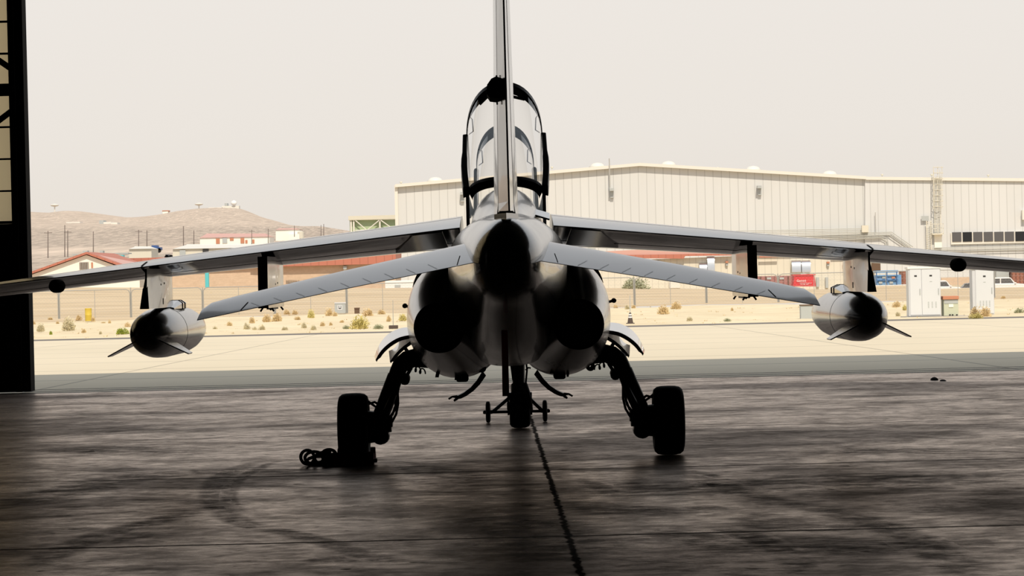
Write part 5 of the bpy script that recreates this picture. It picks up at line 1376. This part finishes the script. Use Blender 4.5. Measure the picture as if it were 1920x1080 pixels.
BUSH = [
 (75, 622, 17, 17, 'grey', 'round grey-green bush nearest the hangar door'),
 (128, 620, 28, 27, 'grey', 'large pale olive bush left of the yellow drum'),
 (95, 628, 7, 9, 'grn', 'tiny green bush below the gap between the two left grey-green bushes'),
 (227, 627, 29, 14, 'grn', 'bright green low bush just left of the left drop tank'),
 (239, 616, 15, 13, 'tan', 'tan bush right behind the bright green bush'),
 (147, 601, 14, 12, 'tan', 'tan bush touching the left side of the yellow drum'),
 (174, 603, 9, 11, 'tan', 'small tan bush touching the right side of the yellow drum'),
 (94, 600, 11, 6, 'tan', 'low tan bush under the left aileron fairing'),
 (108, 609, 8, 8, 'tan', 'small tan bush between the low tan bush and the large pale olive bush'),
 (157, 624, 11, 8, 'tan', 'low tan tuft between the yellow drum and the sand edge'),
 (188, 627, 7, 7, 'grey', 'small grey tuft at the sand edge midway between yellow drum and bright green bush'),
 (205, 608, 7, 10, 'tan', 'narrow tan bush right of the yellow drum'),
 (63, 610, 9, 9, 'tan', 'small tan bush against the hangar door edge'),
 (193, 608, 10, 5, 'tan', 'flat tan tuft between the yellow drum and the narrow tan bush'),
 (403, 620, 12, 9, 'grey', 'low grey-green bush just right of the left drop tank'),
 (430, 612, 12, 10, 'tan', 'tan bush below the left tailplane tip region'),
 (462, 619, 15, 15, 'grey', 'grey-green bush, leftmost of the row below the left tailplane'),
 (477, 620, 11, 8, 'grey', 'small grey bush between two grey-green bushes below the left tailplane'),
 (491, 620, 16, 12, 'grey', 'grey-green bush second in the front row below the left tailplane'),
 (473, 606, 13, 14, 'tan', 'tan bush standing behind the leftmost grey-green bush of the row'),
 (519, 603, 22, 18, 'tan', 'broad tan bush below the left inner pylon'),
 (499, 604, 20, 17, 'tan', 'pale tan bush left of the broad tan bush below the left inner pylon'),
 (537, 590, 14, 11, 'tan', 'small tan bush along the fence right of the left inner pylon'),
 (553, 590, 13, 10, 'tan', 'second small tan bush along the fence right of the left inner pylon'),
 (583, 597, 15, 19, 'yel', 'upright yellowish bush left of the grey utility box'),
 (617, 593, 17, 18, 'tan', 'tan bush against the left side of the grey utility box'),
 (628, 594, 11, 11, 'tan', 'small tan bush in front of the grey utility box'),
 (675, 617, 39, 28, 'yel', 'largest yellow-green bush, left of the thin marker rod'),
 (709, 617, 23, 10, 'sage', 'low bluish-green bush left of the thin marker rod base'),
 (690, 593, 23, 17, 'tan', 'tan bush behind the largest yellow-green bush, right of the small brown box'),
 (716, 591, 17, 12, 'tan', 'tan bush along the fence behind the thin marker rod'),
 (729, 603, 11, 13, 'tan', 'narrow tan bush just left of the thin marker rod'),
 (755, 602, 17, 15, 'yel', 'yellow bush between the thin marker rod and the jet'),
 (649, 617, 17, 8, 'sage', 'low sage tuft left of the largest yellow-green bush'),
 (605, 612, 11, 10, 'tan', 'small tan bush midway between the upright yellowish bush and the largest bush'),
 (570, 616, 12, 13, 'grey', 'grey-green bush at the sand edge under the upright yellowish bush'),
 (587, 619, 13, 10, 'grey', 'grey-green tuft right of the grey-green bush under the upright yellowish bush'),
 (533, 620, 14, 8, 'grey', 'low grey tuft at the sand edge below the left inner pylon'),
 (620, 611, 8, 8, 'tan', 'tiny tan tuft left of the largest yellow-green bush'),
 (641, 606, 10, 7, 'tan', 'tiny tan tuft below the grey utility box'),
 (558, 600, 14, 8, 'tan', 'flat tan tuft left of the upright yellowish bush'),
 (1245, 589, 25, 19, 'tan', 'round tan tumbleweed right of the jet, the nearer of two'),
 (1268, 580, 23, 16, 'tan', 'round tan tumbleweed right of the jet, the farther of two'),
 (1293, 603, 13, 10, 'grey', 'small grey-green bush below and right of the two tumbleweeds'),
 (1364, 603, 17, 7, 'sage', 'low green tuft on the sand below the right tailplane'),
 (1373, 584, 6, 9, 'tan', 'narrow tan tuft under the right inner pylon'),
 (1176, 580, 11, 9, 'grey', 'small grey bush behind the cone rod, the left one'),
 (1188, 578, 10, 7, 'tan', 'small tan bush behind the cone rod, the right one'),
 (1154, 578, 9, 8, 'tan', 'small tan bush beside the right side of the jet'),
 (1190, 542, 58, 25, 'tall', 'large loose olive bush behind the fence right of the jet'),
 (1682, 577, 18, 14, 'tan', 'tan bush right of the right drop tank'),
 (1697, 582, 11, 12, 'yel', 'yellowish bush against the left side of the double-door cabinet'),
 (1684, 593, 11, 9, 'grey', 'small grey bush at the sand edge left of the double-door cabinet'),
 (1830, 596, 26, 24, 'tan', 'large brown twiggy bush in front of the single-door cabinet'),
 (1848, 594, 24, 22, 'tan', 'brown bush at the right foot of the single-door cabinet'),
 (1833, 598, 30, 12, 'yel', 'low yellow bush at the foot of the brown twiggy bush by the cabinet'),
 (1912, 589, 25, 13, 'sage', 'sage bush at the right edge of the sand'),
 (1882, 560, 11, 6, 'tan', 'small tan tuft on the field behind the fence near the right edge'),
]
BPOS = []
for k, (px, pb, w, h, kind, label) in enumerate(BUSH):
    g_ = G(px, pb - .5, 100, 290); sc_ = g_.y / F
    o = bpy.data.objects.new('bush', BK[kind]); COL.objects.link(o)
    o.location = (g_.x, g_.y + w * sc_ * .3, gz(g_.x, g_.y) - .01); o.scale = (w * sc_ * 1.02, w * sc_ * 1.02, h * sc_ * .95); o.rotation_euler = (0, 0, k * 1.7)
    BPOS.append((o.location.x, o.location.y, w * sc_ * .7 + .25))
    tag(o, label, 'bush', 'desert bushes on the sand strip')
# scattered dry stubble
st = MB(); r_ = random.Random(5)
for i in range(520):
    Y = r_.uniform(115.5, 187) if i < 380 else r_.uniform(190, 296); x = r_.uniform(-.2, .2) * Y
    z = gz(x, Y)
    if any(abs(x - q[0]) < q[2] and abs(Y - q[1]) < q[2] for q in BPOS): continue
    s1 = r_.uniform(.03, .09)
    for k in range(7):
        a = r_.uniform(0, 6.28); d = Vector((math.cos(a) * s1, math.sin(a) * s1, s1 * r_.uniform(.5, 1.2))); b = Vector((x + r_.uniform(-.08, .08), Y, z))
        w = Vector((-d.y, d.x, 0)) * .25; st.add([b - w, b + w, b + d], [(0, 1, 2)])
tag(obj('dry_stubble', st, M['bush_tan']), 'scattered dry stubble tufts over the sand and the bare field', 'grass', None, 'stuff')
